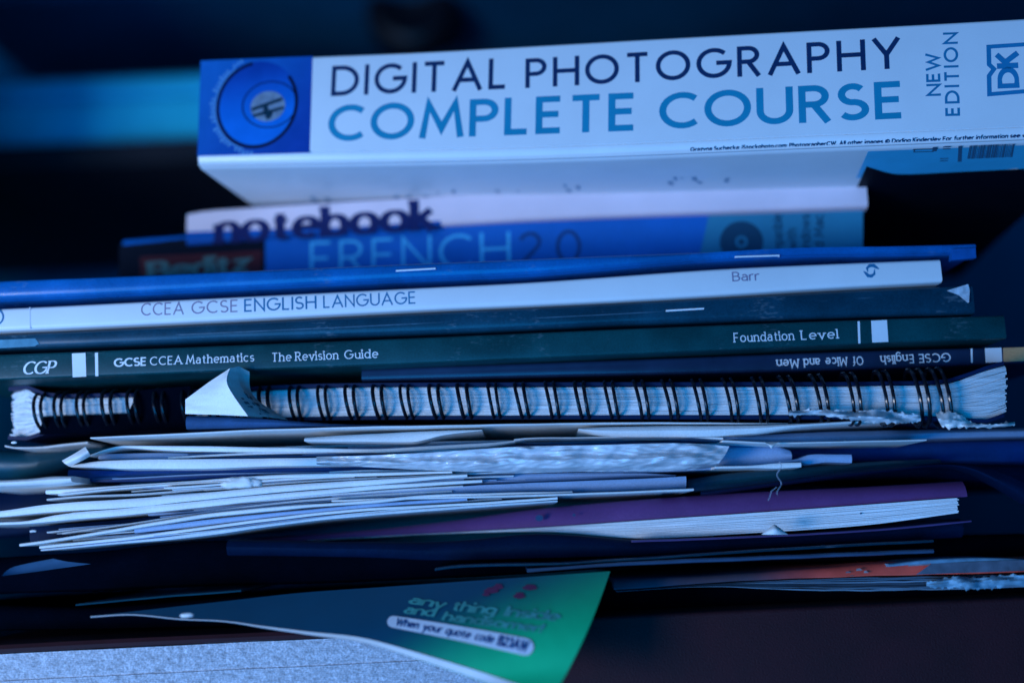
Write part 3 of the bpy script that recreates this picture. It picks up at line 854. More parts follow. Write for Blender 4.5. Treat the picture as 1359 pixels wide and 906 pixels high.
# ------------------------------------------------------------------ wire bound pad
ptop = [(8, 521), (30, 515), (48, 524), (140, 528), (300, 521), (400, 516), (700, 513.5), (1000, 513), (1180, 512), (1262, 508), (1305, 493), (1340, 483)]
pbot = [(8, 577), (30, 580), (48, 574), (140, 562), (300, 557), (400, 553), (700, 551), (1000, 550.5), (1180, 550.5), (1262, 553), (1305, 556), (1340, 545)]
fr = Frame((8, 577), (1340, 552), .016, -.008)
sp = fr.empty('wire_bound_pad')
ft, fb_ = smooth_line(ptop), smooth_line(pbot)
NL = 26
mb = MB()
XS = [8, 14, 20, 28, 36, 44, 52, 64, 80, 100] + list(range(130, 1241, 30)) + [1250, 1262, 1274, 1286, 1298, 1308, 1318, 1326, 1333, 1340]
for j in range(NL):
    t0, t1 = j / NL, (j + .93) / NL
    cut_l = rnd.uniform(-2, 3); cut_r = rnd.uniform(-2, 2)
    V = []; js = rnd.uniform(-.0003, .0003)
    for x in XS:
        xx = x
        if x < 60: xx = x + cut_l * (60 - x) / 52
        if x > 1240: xx = x + cut_r * (x - 1240) / 100
        h = fb_(xx) - ft(xx)
        fan = 0
        wob = .5 * noise.noise(Vector((xx * .012, j * .9, 0)))
        back = js + .00025 * noise.noise(Vector((xx * .02, j * 3.1, 4)))
        if xx < 60: back += .004 * ((60 - xx) / 52) ** 1.5 + .0012 * noise.noise(Vector((xx * .08, j * .6, 9))); wob += 1.5 * noise.noise(Vector((xx * .05, j * .35, 2))) * (60 - xx) / 52
        if xx > 1240: back += .003 * ((xx - 1240) / 100) ** 2; wob += 1.3 * noise.noise(Vector((xx * .03, j * .35, 5))) * (xx - 1240) / 100
        yb, yt = fb_(xx) - t0 * h + wob, fb_(xx) - t1 * h + wob
        u, zb = fr.uv(xx, yb); _, zt = fr.uv(xx, yt)
        V += [(u, back, zb), (u, back, zt), (u, .19, zt), (u, .19, zb)]
    n_ = len(XS); Fs = []
    for i in range(n_ - 1):
        for k in range(4):
            a_, b_ = i * 4 + k, i * 4 + (k + 1) % 4
            Fs.append((a_, b_, b_ + 4, a_ + 4))
    Fs.append((3, 2, 1, 0)); Fs.append(tuple((n_ - 1) * 4 + k for k in range(4)))
    mb.add(V, Fs, False)
pg = mb.build('page_block', page_edges, sp); pg['kind'] = 'stuff'
pad_cover = mat('pad_navy_card', (.001, .012, .06), .5, .3, 60, .2, spec=.2)
for nm, dy0, dy1, m_, extra in (('front_cover', -1.0, -6.0, pad_cover, -.0004), ('back_cover', 5.5, .7, pad_cover, -.0008)):
    Lc = []
    base = ft if nm == 'front_cover' else fb_
    for x in range(12, 1341, 24):
        u, zb = fr.uv(x, base(x) + dy0); _, zt = fr.uv(x, base(x) + dy1)
        Lc.append((u, zb, zt))
    mb = MB(); strip(mb, Lc, [(.19, 0, 0), (extra, 0, 0), (extra, 1, 0), (.19, 1, 0)])
    mb.build(nm, m_, sp)
# torn dark cover piece; its low left arm stands in for shade on the pages
mb = MB(); pts = [(186, 519), (205, 517), (256, 513), (256, 568), (56, 577), (60, 553), (172, 549)]
lo = [fr.uv(*p) for p in pts]
mb.add([(u, -.0020 + .0005 * (i in (0, 5, 6)), v) for i, (u, v) in enumerate(lo)] + [(u, -.0012 + .0005 * (i in (0, 5, 6)), v) for i, (u, v) in enumerate(lo)], [tuple(range(7)), tuple(range(13, 6, -1))] + [(i, (i + 1) % 7, 7 + (i + 1) % 7, 7 + i) for i in range(7)], False)
mb.build('torn_cover_and_shade', black_card, sp)
wx = [51, 77, 108, 141, 175, 210, 246, 281, 316, 352, 390, 428, 465, 502, 539, 578, 615, 655, 693, 733, 773, 813, 853, 892, 932, 973, 1012, 1052, 1093, 1136, 1181, 1227, 1256]
wire_top = smooth_line([(40, 519), (300, 511), (700, 505), (1000, 499), (1260, 486)])
wire_bot = smooth_line([(40, 573), (300, 562), (700, 556), (1000, 558), (1260, 563)])
# double wire loops, modelled once and copied along the spine
def loop_mesh(h):
    m2 = MB()
    for s_ in (-1, 1):
        pts = []
        for i in range(-4, 17):
            a_ = math.pi * i / 12
            y = .0035 - .0075 * math.sin(a_) ** .8 if 0 <= i <= 12 else .0035 + .006 * abs(math.sin(a_))
            z = h / 2 - h / 2 * math.cos(a_)
            lean = -.0011 * (z / h - .5) * 2
            pts.append((s_ * .00125 * (1 - .12 * math.cos(a_)) + lean, y, z))
        m2.tube(pts, .00060, 8)
    return m2
proto = None
for i, x in enumerate(wx):
    u, zb = fr.uv(x, wire_bot(x), -.003); _, zt = fr.uv(x, wire_top(x), -.003)
    if proto is None:
        proto = loop_mesh(.0125).build('wire_loop', wire_mat, sp); o = proto; o.location = (u, 0, zb)
    else:
        o = proto.copy(); C.link(o); o.location = (u, 0, zb)
    o.scale = (1 + rnd.uniform(-.1, .1), 1, (zt - zb) / .0125)
    o.rotation_euler = (0, R(rnd.uniform(-1.2, 1.2)), R(rnd.uniform(-3, 3)))
tag(sp, 'wire bound pad with black double loops and bulging white page edges', 'notepad')

# ------------------------------------------------------------------ curved paper patches
def patch(name, grid, m, label, cat, nu=8, nv=8, thick=.0001, parent=None, jag=0.0, seed=1, group=None, crease=0.0, shift=0.009, linear=False):
    """grid rows of (px, py, depth): smooth sheet of real thickness through those points"""
    rows, cols = len(grid), len(grid[0])
    def cr(a, b, c, d, t, lin=False):
        if lin: return b + (c - b) * (t * .6 + .4 * t * t * (3 - 2 * t))
        return .5 * ((2 * b) + (c - a) * t + (2 * a - 5 * b + 4 * c - d) * t * t + (3 * b - a - 3 * c + d) * t ** 3)
    def at(s, t):
        i = min(int(s), rows - 2); j = min(int(t), cols - 2)
        fs, ft_ = s - i, t - j
        out = []
        for k in range(3):
            col = []
            for ii in (i - 1, i, i + 1, i + 2):
                r0 = grid[min(max(ii, 0), rows - 1)]
                q = [r0[min(max(jj, 0), cols - 1)][k] for jj in (j - 1, j, j + 1, j + 2)]
                col.append(cr(*q, ft_, linear == 'u'))
            out.append(cr(*col, fs))
        return out
    NU, NV = (rows - 1) * nv, (cols - 1) * nu
    V = []
    for a_ in range(NU + 1):
        for b_ in range(NV + 1):
            px, py, y = at(a_ / nv, b_ / nu)
            if jag and a_ in (0, NU): py += jag * noise.noise(Vector((px * .21, seed, a_))) + jag * .6 * noise.noise(Vector((px * .6, seed + 3, a_)))
            y += shift
            if crease: y += crease * noise.noise(Vector((px * .03, py * .12, seed))) + crease * .35 * noise.noise(Vector((px * .09 + py * .15, py * .3, seed + 2)))
            V.append(P(px, py, y))
    c_ = sum(V, Vector()) / len(V)
    V = [v - c_ for v in V]
    n_ = len(V)
    dirn = Vector((0, 1, .25)).normalized() * thick
    V2 = [v + dirn for v in V]
    w_ = NV + 1
    Fs = []
    for a_ in range(NU):
        for b_ in range(NV):
            i = a_ * w_ + b_
            Fs.append((i, i + 1, i + w_ + 1, i + w_))
            Fs.append((n_ + i, n_ + i + w_, n_ + i + w_ + 1, n_ + i + 1))
    for a_ in range(NU):
        for b_ in (0, NV):
            i = a_ * w_ + b_
            Fs.append((i, i + w_, n_ + i + w_, n_ + i))
    for b_ in range(NV):
        for a_ in (0, NU):
            i = a_ * w_ + b_
            Fs.append((i, i + 1, n_ + i + 1, n_ + i))
    mb = MB(); mb.add(V + V2, Fs)
    o = mb.build(name, m, parent, c_)
    if label: tag(o, label, cat, group)
    return o, at

flap, at = patch('torn_paper_corner', [
    [(246, 530, -.009), (277, 507, -.0125), (305, 488.5, -.0160), (317, 486, -.0135), (331, 493, -.011)],
    [(246, 540, -.0095), (276, 524, -.0140), (302, 511, -.0190), (320, 513, -.0150), (337, 526, -.0105)],
    [(246, 549, -.010), (284, 550, -.0155), (329, 552, -.0215), (353, 553, -.0165), (382, 557, -.0110)]],
    paper, 'white torn paper corner folded up in front of the wire loops', 'paper', 10, 12, crease=.0005, seed=8, linear='u')
mb = MB(); 
for k in range(20):
    s0, t0 = rnd.uniform(1.15, 1.85), rnd.uniform(2.35, 3.4)
    def fp(ds, dt):
        px_, py_, y_ = at(s0 + ds, t0 + dt)
        return P(px_, py_, y_ + .009 - .0005)
    ds, dt = rnd.uniform(.03, .08), rnd.uniform(.08, .25)
    mb.add([fp(0, 0) - flap.location, fp(0, dt) - flap.location, fp(ds, dt) - flap.location, fp(ds, 0) - flap.location], [(0, 1, 2, 3)], False)
fpo = mb.build('faint_print', faint_ink, flap, recalc=False); fpo['kind'] = 'stuff'

# ------------------------------------------------------------------ loose sheets
dull_blue = mat('corner_shade_blue', (.03, .10, .24), .6, .35, 60, .15, bump=.3, bscale=500, spec=.1)
SHIFT = 0.011
def sheet(name, label, cat, top, bot, y, depth, m, group=None, bulge=.0006, tilt=0.0, n=64, wob=.00022, back=(.35, .65)):
    yl, yr = y if isinstance(y, tuple) else (y, y)
    yl, yr = yl + SHIFT, yr + SHIFT
    fr = Frame(bot[0], bot[-1], yl, yr)
    L = lines_local(fr, top, bot, n)
    prof = [(depth, back[0], 0), (.004 + tilt, 0, 0), (bulge * .55 + tilt, .06, 0), (bulge * .15 + tilt * .7, .3, 0), (tilt * .45, .55, 0), (bulge * .2 + tilt * .2, .8, 0), (bulge * .7, .96, 0), (.004, 1, 0), (depth, back[1], 0)]
    mb = MB(); strip(mb, L, prof, wob, rnd.random() * 50)
    o = mb.build(name, m)
    o.matrix_world = fr.M
    tag(o, label, cat, group)
    return o, fr

def band(pts, ):
    """[(x, ytop, ybot)] -> top, bottom"""
    return [(x, a_) for x, a_, b_ in pts], [(x, b_) for x, a_, b_ in pts]

LG = 'loose sheets in the paper pile'
def S(label, pts, y, m=paper, name='paper_sheet', cat='paper', depth=.17, **kw):
    t, b_ = band(pts)
    return sheet(name, label, cat, t, b_, y, depth, m, LG, **kw)

S('thin sheet with a bright edge directly under the wire bound pad', [(120, 579, 581.5), (240, 574, 576.5), (360, 568.5, 571), (616, 562.5, 565), (920, 559.5, 562), (1060, 561, 563)], (-.014, -.012), depth=.2)
S('dull blue sheet standing in for the shaded foot of the folded white corner', [(246, 550, 570), (330, 553, 568.5), (440, 561, 567), (560, 563, 565)], (-.012, -.010), dull_blue, bulge=.002)  # dark colour takes the place of shade below the folded corner
S('short curled white sheet edge at the far left below the pad', [(6, 590, 593), (20, 592.5, 595), (55, 592, 595), (90, 588, 591), (116, 585.5, 588.5)], (.0, .0))
S('dark teal plastic sheet curling out at the far left', [(-60, 592, 634), (0, 596, 634), (40, 599, 632), (80, 596, 622), (125, 590, 606), (240, 592, 598)], (.012, .012), teal_card, 'plastic_sheet', 'plastic sheet', bulge=.004)
S('soft pale roll of paper at the left edge under the teal sheet', [(-60, 637, 648), (0, 636, 645), (40, 634, 643.5), (75, 631, 642), (94, 631, 639)], (-.022, -.020), paper, bulge=.002)
S('white folded sheet arching over the envelope mouth', [(119, 603, 606), (140, 595.5, 598.5), (166, 590.5, 594), (200, 591, 596.5), (260, 591.5, 599), (374, 593.5, 600), (490, 595.5, 601), (595, 590, 595.5), (650, 587, 592), (684, 584, 586.5)], (-.008, -.010))
S('blue sheet held between the two white folds at the left', [(130, 602, 610), (200, 601, 610), (300, 602, 609.5), (430, 604, 608.5), (560, 600, 606)], (-.004, -.004), paper_blue)
S('thick white folded envelope edge running into the clear sleeve', [(93, 617, 620), (130, 611.5, 621), (172, 609.5, 622.5), (260, 608.5, 622.5), (355, 607.5, 619), (500, 605.5, 617)], (-.011, -.011), paper, 'envelope', 'envelope')
patch('folded_paper_tip', [[(82, 611, -.012), (98, 602, -.014), (113, 592.5, -.014)], [(86, 615, -.0135), (103, 607, -.016), (117, 599, -.016)], [(92, 619, -.012), (107, 612, -.014), (120, 605, -.014)]], paper, 'small pale folded paper tip pointing left beside the envelope edge', 'paper', thick=.0004)
S('deep blue sheet below the envelope edge', [(90, 622, 640), (180, 624, 640), (300, 622, 634), (420, 618, 628), (600, 612, 624), (720, 608, 620)], (-.002, -.002), blue_card, 'blue_folder', 'folder')
# inside dark mouth and pale tongue under the pad
S('pale tongue of paper bulging below the thin bright sheet', [(405, 580, 586), (450, 577, 587), (500, 574.5, 587.5), (545, 572, 588), (590, 570, 578), (640, 569, 571.5)], (-.009, -.009), paper, bulge=.002, tilt=-.003)
S('large white sheet bowed under the right half of the pad', [(768, 568, 571), (800, 566, 578), (850, 564, 580), (900, 563, 580), (1000, 562, 575), (1065, 560.5, 566.5), (1140, 557, 561), (1216, 553, 556.5)], (-.013, -.016), paper, bulge=.002)
S('sheet curled into a dark open loop right of centre', [(682, 582, 586), (700, 580.5, 583), (760, 579.5, 581.5), (880, 578, 580), (960, 580, 583)], (-.011, -.012), paper)
S('pale wedge sheet folding down into the blue sleeve', [(885, 577, 580), (940, 576.5, 583), (1000, 576, 586.5), (1090, 572, 588), (1220, 569, 583.5), (1420, 565, 578)], (-.012, .012), paper_blue, bulge=.003, tilt=-.002)
S('bright lower lip of the sheet at the right', [(960, 583.5, 586), (1030, 586.5, 589), (1120, 585, 587), (1230, 582, 584.5)], (-.0155, -.0155), paper)
# clear sleeve
sleeve, sl_at = patch('plastic_sleeve', [
    [(420, 606, -.010), (480, 604.5, -.0135), (575, 600, -.0155), (680, 593, -.0165), (790, 590.5, -.0165), (900, 588, -.015), (968, 592, -.011)],
    [(420, 609, -.011), (480, 608, -.013), (575, 606, -.0145), (680, 603, -.016), (790, 601, -.016), (905, 600, -.0145), (962, 604, -.012)],
    [(420, 613, -.012), (480, 613, -.0142), (575, 615, -.016), (680, 614, -.0175), (790, 613, -.0175), (905, 611, -.016), (955, 613, -.013)],
    [(420, 617, -.008), (480, 619, -.010), (575, 624, -.0115), (680, 626.5, -.012), (790, 625.5, -.012), (905, 624, -.011), (950, 619, -.009)]],
    plastic, 'crinkled milky plastic sleeve with bright glints in the middle of the pile', 'plastic sleeve', 40, 14, .0004, crease=.0016, seed=4)
S('sheet inside the crinkled sleeve showing its blue end', [(930, 590, 622), (985, 590, 620), (1034, 590, 617), (1052, 596, 612)], (-.004, -.004), paper_blue, bulge=.003)
S('small torn tab of paper right of the crinkled sleeve', [(1034, 611, 615), (1060, 608, 613), (1074, 603, 616), (1100, 602, 613.5), (1131, 602, 614.5)], (-.005, -.006), paper_blue, bulge=.001)
S('narrow pale strip under the torn tab', [(950, 618.5, 622), (1000, 617, 621), (1030, 614.5, 622), (1064, 613.5, 620.5)], (-.010, -.010), paper)
patch('torn_tab', [[(1012, 585, -.016), (1024, 587.5, -.0165), (1034, 586, -.016)], [(1017, 588, -.017), (1024, 591, -.0175), (1031, 588, -.017)], [(1022, 592.5, -.0165), (1024, 595, -.0165), (1027, 592, -.0165)]], paper, 'tiny torn tab hanging from the bright sheet lip', 'paper', 4, 4, .0002)
patch('torn_sheet_edge', [[(1047, 545.5, -.019), (1090, 543, -.02), (1130, 546, -.02), (1165, 543, -.0205), (1200, 548, -.02), (1222, 551, -.019)], [(1047, 549, -.020), (1090, 548, -.0215), (1130, 551.5, -.0215), (1165, 553, -.022), (1200, 556, -.0215), (1222, 556, -.02)], [(1047, 551, -.019), (1090, 551, -.02), (1130, 557, -.02), (1165, 560, -.0205), (1200, 561, -.02), (1222, 559, -.019)]],
      paper_old, 'ragged torn sheet edge under the right end of the wire loops', 'paper', 12, 4, .0002, jag=5, seed=7, crease=.003)
patch('torn_sheet_edge', [[(1242, 548, -.018), (1258, 546, -.019), (1275, 550, -.019), (1292, 561, -.018), (1320, 563, -.017), (1347, 559, -.016)], [(1246, 558, -.019), (1260, 557, -.0205), (1275, 559, -.0205), (1292, 564, -.019), (1320, 565, -.0175), (1347, 561.5, -.0165)], [(1250, 566, -.018), (1260, 568, -.019), (1275, 567, -.019), (1292, 567, -.018), (1320, 567, -.017), (1347, 564, -.016)]],
      paper, 'crumpled white torn scrap at the far right end of the pad', 'paper', 10, 4, .0002, jag=4, seed=11, crease=.003)
# lower left fan of sheets
S('bundled sheet with a split folded end at upper left', [(60, 650, 656), (90, 648.5, 655), (140, 645, 650.5), (260, 637, 642), (355, 630, 635), (480, 626.5, 631.5), (600, 624, 627.5)], (-.010, -.010))
S('narrow sheet hidden behind the white crumb', [(62, 661, 664), (115, 656.5, 659.5), (172, 654.5, 658), (260, 648, 651), (374, 639, 642), (500, 632, 635)], (-.008, -.008), paper_old)
S('broad white sheet edge below the white crumb', [(-60, 683, 690), (0, 677, 685.5), (67, 668, 679.5), (172, 661, 673.5), (260, 654, 664), (374, 643.5, 653), (500, 635.5, 643), (620, 628, 632)], (-.014, -.011))
S('second broad white sheet edge below the crumb', [(-60, 695, 698), (0, 692, 696), (38, 690, 694.5), (71, 683, 691.5), (172, 673.5, 683.5), (260, 664.5, 674), (374, 653.5, 661), (500, 643.5, 649.5), (640, 636, 640)], (-.014, -.010))
S('dark blue sheet recessed in the lower left fan', [(40, 697, 720), (172, 688, 700), (260, 677, 688), (374, 663, 676), (500, 652, 664), (640, 644, 652)], (.0, .0), navy_card, 'dark_sheet', 'paper')
S('long sheet edge rising from the lowest left tip', [(26, 720.5, 724.5), (80, 713, 717), (172, 697.5, 702), (260, 683.5, 689), (374, 671, 676.5), (431, 667, 671), (500, 661.5, 666.5), (556, 656.5, 660.5), (660, 653, 657), (760, 651, 654)], (-.016, -.011))
S('thin grey sheet under the long left sheet', [(82, 706, 709), (172, 693.5, 696), (260, 680, 683), (374, 665.5, 669), (500, 655, 659), (600, 650, 653)], (-.010, -.008), paper_old)
S('pale blue sheet in the lower left fan', [(178, 702, 708), (260, 691, 699), (374, 679, 685), (500, 667, 672), (620, 660, 664)], (-.011, -.009), paper_blue)
S('second lowest bright sheet edge of the left fan', [(52, 724, 728), (172, 711, 715.5), (260, 699.5, 704), (374, 684.5, 689), (500, 673, 677), (595, 668.5, 672), (740, 658.5, 662)], (-.013, -.009))
S('lowest grey sheet edge of the left fan', [(54, 728, 731), (172, 717, 720.5), (260, 706.5, 712), (374, 691.5, 696.5), (500, 679, 683.5), (620, 670, 674), (740, 663, 665.5)], (-.012, -.009), paper_old)
S('faint blue sheet edge just above the lowest left sheet', [(80, 722, 725), (172, 713.5, 717), (260, 704.5, 706.5), (374, 689.5, 691), (500, 677.5, 679), (600, 672, 673.5)], (-.0125, -.0085), paper_blue)
# many more thin sheets, alike, slipped between the ones above
fan_u = smooth_line([(20, 664), (60, 657), (260, 641), (500, 628), (760, 618)])
fan_l = smooth_line([(20, 735), (52, 729), (260, 710), (500, 682), (760, 662)])
rf = random.Random(31)
for k in range(30):
    v = (k + rf.uniform(.1, .9)) / 30
    xa, xb = rf.uniform(20, 260) + 60 * abs(v - .5), rf.uniform(430, 720)
    th = rf.uniform(1.2, 3.2)
    pts_ = []
    for i in range(9):
        x = xa + (xb - xa) * i / 8
        y_ = fan_u(x) + (fan_l(x) - fan_u(x)) * v + 2.2 * noise.noise(Vector((x * .006, k * 1.7, 0)))
        pts_.append((x, y_ - th / 2, y_ + th / 2))
    d_ = rf.uniform(-.011, -.003)
    S('thin sheet edge among the fanned loose papers on the left side', pts_, (d_ - .002, d_ + .002), rf.choice([paper, paper_old, paper_blue, paper_old]), n=24)
mid_u = smooth_line([(100, 603), (400, 590), (700, 584), (1000, 577)])
mid_l = smooth_line([(100, 652), (400, 640), (700, 640), (1000, 628)])
for k in range(26):
    v = (k + rf.uniform(.1, .9)) / 26
    xa, xb = rf.uniform(90, 500), rf.uniform(700, 1130)
    th = rf.uniform(1.5, 4)
    pts_ = []
    for i in range(9):
        x = xa + (xb - xa) * i / 8
        y_ = mid_u(x) + (mid_l(x) - mid_u(x)) * v + 3 * noise.noise(Vector((x * .007, k * 2.3, 7)))
        pts_.append((x, y_ - th / 2, y_ + th / 2))
    d_ = rf.uniform(-.006, .004)
    S('thin sheet edge squeezed behind the milky plastic sleeve', pts_, (d_ - .003, d_ + .003), rf.choice([paper_blue, paper_old, paper_blue, dull_blue]), n=24)
# right centre sheets
S('dull blue sheet under the crinkled sleeve', [(440, 640, 652), (540, 634, 648), (600, 630, 645), (720, 627.5, 642), (850, 627, 635), (898, 630, 633)], (-.005, -.005), paper_blue, bulge=.002, tilt=.003)
S('blue paper with a bright lower edge ending right of centre', [(440, 655, 663), (540, 650, 661), (640, 643, 657), (720, 639, 655), (850, 634, 651), (912, 631, 648.5)], (-.008, -.008), paper_blue, bulge=.001, tilt=.002)
S('bright fold line below the blue paper', [(440, 662.5, 665.5), (560, 659, 662), (720, 654.5, 657.5), (850, 650.5, 653.5), (921, 647.5, 651)], (-.0125, -.0125), paper)
S('dark sheet crossing toward the right below the sleeve', [(880, 640, 655), (980, 626, 646), (1080, 617, 634), (1164, 611, 622), (1250, 608, 616)], (.0, .0), teal_card, 'dark_sheet', 'paper', bulge=.003)
patch('drooping_sheet', [[(930, 652, -.004), (1060, 634, -.006), (1164, 622, -.007), (1265, 614, -.007), (1330, 628, -.007), (1400, 662, -.006)], [(930, 655, -.005), (1060, 638, -.007), (1164, 626, -.008), (1265, 618, -.008), (1325, 640, -.008), (1395, 680, -.007)], [(930, 658, -.001), (1060, 641, -.001), (1164, 629, -.001), (1258, 622, -.001), (1315, 645, -.001), (1390, 690, -.001)]],
      navy_card, 'dark sheet drooping down at the right side of the pile', 'paper', 8, 4, .0003)
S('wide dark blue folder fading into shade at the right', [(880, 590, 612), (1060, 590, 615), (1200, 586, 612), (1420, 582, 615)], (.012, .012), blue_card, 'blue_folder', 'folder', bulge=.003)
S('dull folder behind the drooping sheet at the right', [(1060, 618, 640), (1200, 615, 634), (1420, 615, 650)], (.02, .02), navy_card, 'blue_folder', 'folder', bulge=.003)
S('navy filler slab added deep behind the left paper fan to keep gaps dark', [(-60, 650, 720), (260, 620, 690), (600, 600, 660), (1000, 590, 640)], (.03, .03), navy_card, 'gap_filler', 'folder', bulge=.004)  # filler added so that no light comes through between the sheets

# ------------------------------------------------------------------ purple booklet with its page block
top = [(330, 714), (480, 703), (600, 690), (720, 674), (870, 661), (1000, 652), (1150, 645), (1285, 637)]
bot = [(330, 721), (480, 712), (720, 699), (870, 688.5), (980, 681), (1273, 659.5), (1285, 658.5)]
frq = Frame(bot[0], bot[-1], .032, .000)
pb = frq.empty('purple_booklet')
L = lines_local(frq, top, bot, 50)
mb = MB(); strip(mb, L, [(.17, .3, 0), (.001, 0, 0), (.0012, .3, 0), (.0022, .65, 0), (.0045, .95, 0), (.0055, 1, 0), (.17, .6, 0)], .0001)
mb.build('cover', purple, pb)
mb = MB()
fa = smooth_line([(330, 722.5), (480, 712.5), (720, 699.5), (870, 689), (980, 681.5), (1273, 660)])
fbp = smooth_line([(330, 723), (480, 713.6), (600, 707.5), (720, 705), (850, 714), (980, 708), (1158, 695.5), (1273, 680)])
for j in range(12):
    V = []; js = rnd.uniform(-.0003, .0003); xe = 1273 - rnd.uniform(0, 4)
    Lq = []
    for i in range(45):
        x = 332 + (xe - 332) * i / 44
        h = fbp(x) - fa(x)
        u, zb = frq.uv(x, fbp(x) - h * j / 12); _, zt = frq.uv(x, fbp(x) - h * (j + .9) / 12)
        Lq.append((u, zb, zt))
    strip(mb, Lq, [(.17, 0, 0), (js - .0004, 0, 0), (js - .0004, 1, 0), (.17, 1, 0)], .00006, j * 2.3)
pq = mb.build('page_block', page_edges, pb); pq['kind'] = 'stuff'
for (x, y, s_) in ((716, 687, 6), (762, 683, 2.5), (1142, 681, 1.5)):
    mb = MB()
    u, v = frq.uv(x, y)
    disc(mb, (u, v), s_ * .00022, s_ * .00018, .0007, 9)
    mb.build('ink_spot', navy_ink, pb, recalc=False)
tag(pb, 'purple covered booklet with pale striped page edges low in the pile', 'booklet')

# ------------------------------------------------------------------ dark lower folders
DG = 'dark folders at the bottom of the pile'
def DS(label, pts, y, m, name='dark_folder', cat='folder', **kw):
    t, b_ = band(pts)
    return sheet(name, label, cat, t, b_, y, .18, m, DG, **kw)
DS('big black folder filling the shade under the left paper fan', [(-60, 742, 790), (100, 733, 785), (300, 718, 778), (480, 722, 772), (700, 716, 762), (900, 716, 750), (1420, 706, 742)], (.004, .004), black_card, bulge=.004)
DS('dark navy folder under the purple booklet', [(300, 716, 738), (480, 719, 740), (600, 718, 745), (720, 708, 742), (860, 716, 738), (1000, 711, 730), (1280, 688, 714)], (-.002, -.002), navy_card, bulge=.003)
DS('thin slate sheet with a pale left edge above the green leaflet', [(577, 754, 758), (600, 751, 755), (750, 746, 750), (840, 740, 744), (1000, 729, 733), (1240, 716, 720)], (-.014, -.012), dark_gloss, 'slate_sheet', 'paper', bulge=.001)
DS('shorter slate sheet lying over the leaflet top edge', [(700, 754, 760), (730, 752, 757), (900, 742, 748), (1060, 735, 741), (1240, 728, 734)], (-.016, -.014), mat('slate_plastic', (.04, .09, .17), .35, .3, 60, coat=.3), 'slate_sheet', 'paper', bulge=.001)
DS('faint violet sheet edge below the purple booklet pages', [(840, 717, 720), (980, 711.5, 714.5), (1150, 702, 705), (1290, 690, 693)], (-.006, -.006), mat('violet_paper', (.10, .07, .22), .5, .3, 60), 'violet_sheet', 'paper')
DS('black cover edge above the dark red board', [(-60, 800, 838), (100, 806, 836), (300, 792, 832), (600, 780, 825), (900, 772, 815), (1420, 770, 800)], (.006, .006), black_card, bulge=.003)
patch('curled_corner', [[(2, 764, -.018), (18, 752, -.017), (70, 741, -.012)], [(6, 763.5, -.0165), (30, 757, -.014), (90, 745, -.010)], [(10, 763, -.012), (50, 758, -.010), (120, 748, -.006)]], mat('dull_blue_paper', (.06, .15, .27), .55, .3, 60), 'dull blue curled sheet corner at the lower left edge', 'paper', 6, 4, .0003)
S('thin dull sheet poking out above the leaflet left tip', [(100, 801, 804), (220, 790, 793), (320, 782, 785)], (-.012, -.012), teal_card, 'dark_sheet', 'paper')

# ------------------------------------------------------------------ orange magazine, lower right
frm_pts_t = [(815, 768), (950, 764), (1070, 755), (1250, 743), (1420, 739)]
frm_pts_b = [(815, 782.5), (950, 773.5), (1070, 767), (1180, 764), (1300, 761), (1420, 757)]
frm = Frame(frm_pts_b[0], frm_pts_b[-1], .002, -.003)
mg = frm.empty('orange_magazine')
L = lines_local(frm, frm_pts_t, frm_pts_b, 40)
mb = MB(); strip(mb, L, [(.17, .25, 0), (.0006, 0, 0), (.0002, .12, 0), (.0008, .4, 0), (.002, .8, 0), (.004, 1, 0), (.17, .6, 0)], .0003, 3)
x_a, x_b = frm.uv(985, 770)[0], frm.uv(1120, 762)[0]
mb.build('cover', gradient_mat('magazine_cover', (.12, .10, .14), (1.0, .13, .09), (x_a, 0, 0), (x_b, 0, 0), .4, .3), mg)
mb = MB()
for j in range(7):
    top_l = smooth_line([(815, 783), (950, 774.5), (1070, 768), (1300, 763), (1420, 759)]); bot_l = smooth_line([(815, 785.5), (950, 778.5), (1070, 783), (1180, 784), (1300, 781), (1420, 778)])
    Lq = []
    for i in range(40):
        x = 818 + 600 * i / 39
        h = bot_l(x) - top_l(x)
        wv_ = 1.2 * noise.noise(Vector((x * .03, j * .7, 0))) if x > 1050 else 0
        u, zb = frm.uv(x, bot_l(x) - h * j / 7 + wv_); _, zt = frm.uv(x, bot_l(x) - h * (j + .8) / 7 + wv_)
        Lq.append((u, zb, max(zt, zb + 1e-5)))
    strip(mb, Lq, [(.16, 0, 0), (.0008 + .0012 * rnd.random(), 0, 0), (.0008 + .0012 * rnd.random(), 1, 0), (.16, 1, 0)], .0002, j * 1.9)
mb.build('pages', dull_edges if False else mat('slate_pages', (.16, .25, .33), .5, .5, 1.0, stretch=(40, 100, 1500)), mg)
quad_print(frm, mg, mat('magazine_grey_area', (.10, .13, .18), .5, .4, 200), [(1236, 747), (1420, 740.5), (1420, 755), (1270, 760), (1215, 762)], 'grey_area', .0004)
tag(mg, 'bent orange and grey magazine at lower right of the pile', 'magazine')
mb = MB()
for (x, y, s_, h_) in ((1122, 760, 8, 2), (1136, 757, 9, 3), (1146, 760, 7, 3), (1128, 764, 6, 1.5), (1205, 751, 30, 2.2), (1230, 747, 22, 2.4)):
    q0, q1 = frm.uv(x, y), frm.uv(x + s_, y - s_ * .06)
    mb.add([(q0[0], -.0002, q0[1]), (q1[0], -.0002, q1[1]), (q1[0] - .0006, .0006, q1[1] + h_ * .00022), (q0[0] + .0004, .0006, q0[1] + h_ * .00022)], [(0, 1, 2, 3)], False)
mb.build('worn_patches', mat('worn_paper', (.6, .55, .6), .6, .4, 400), mg)
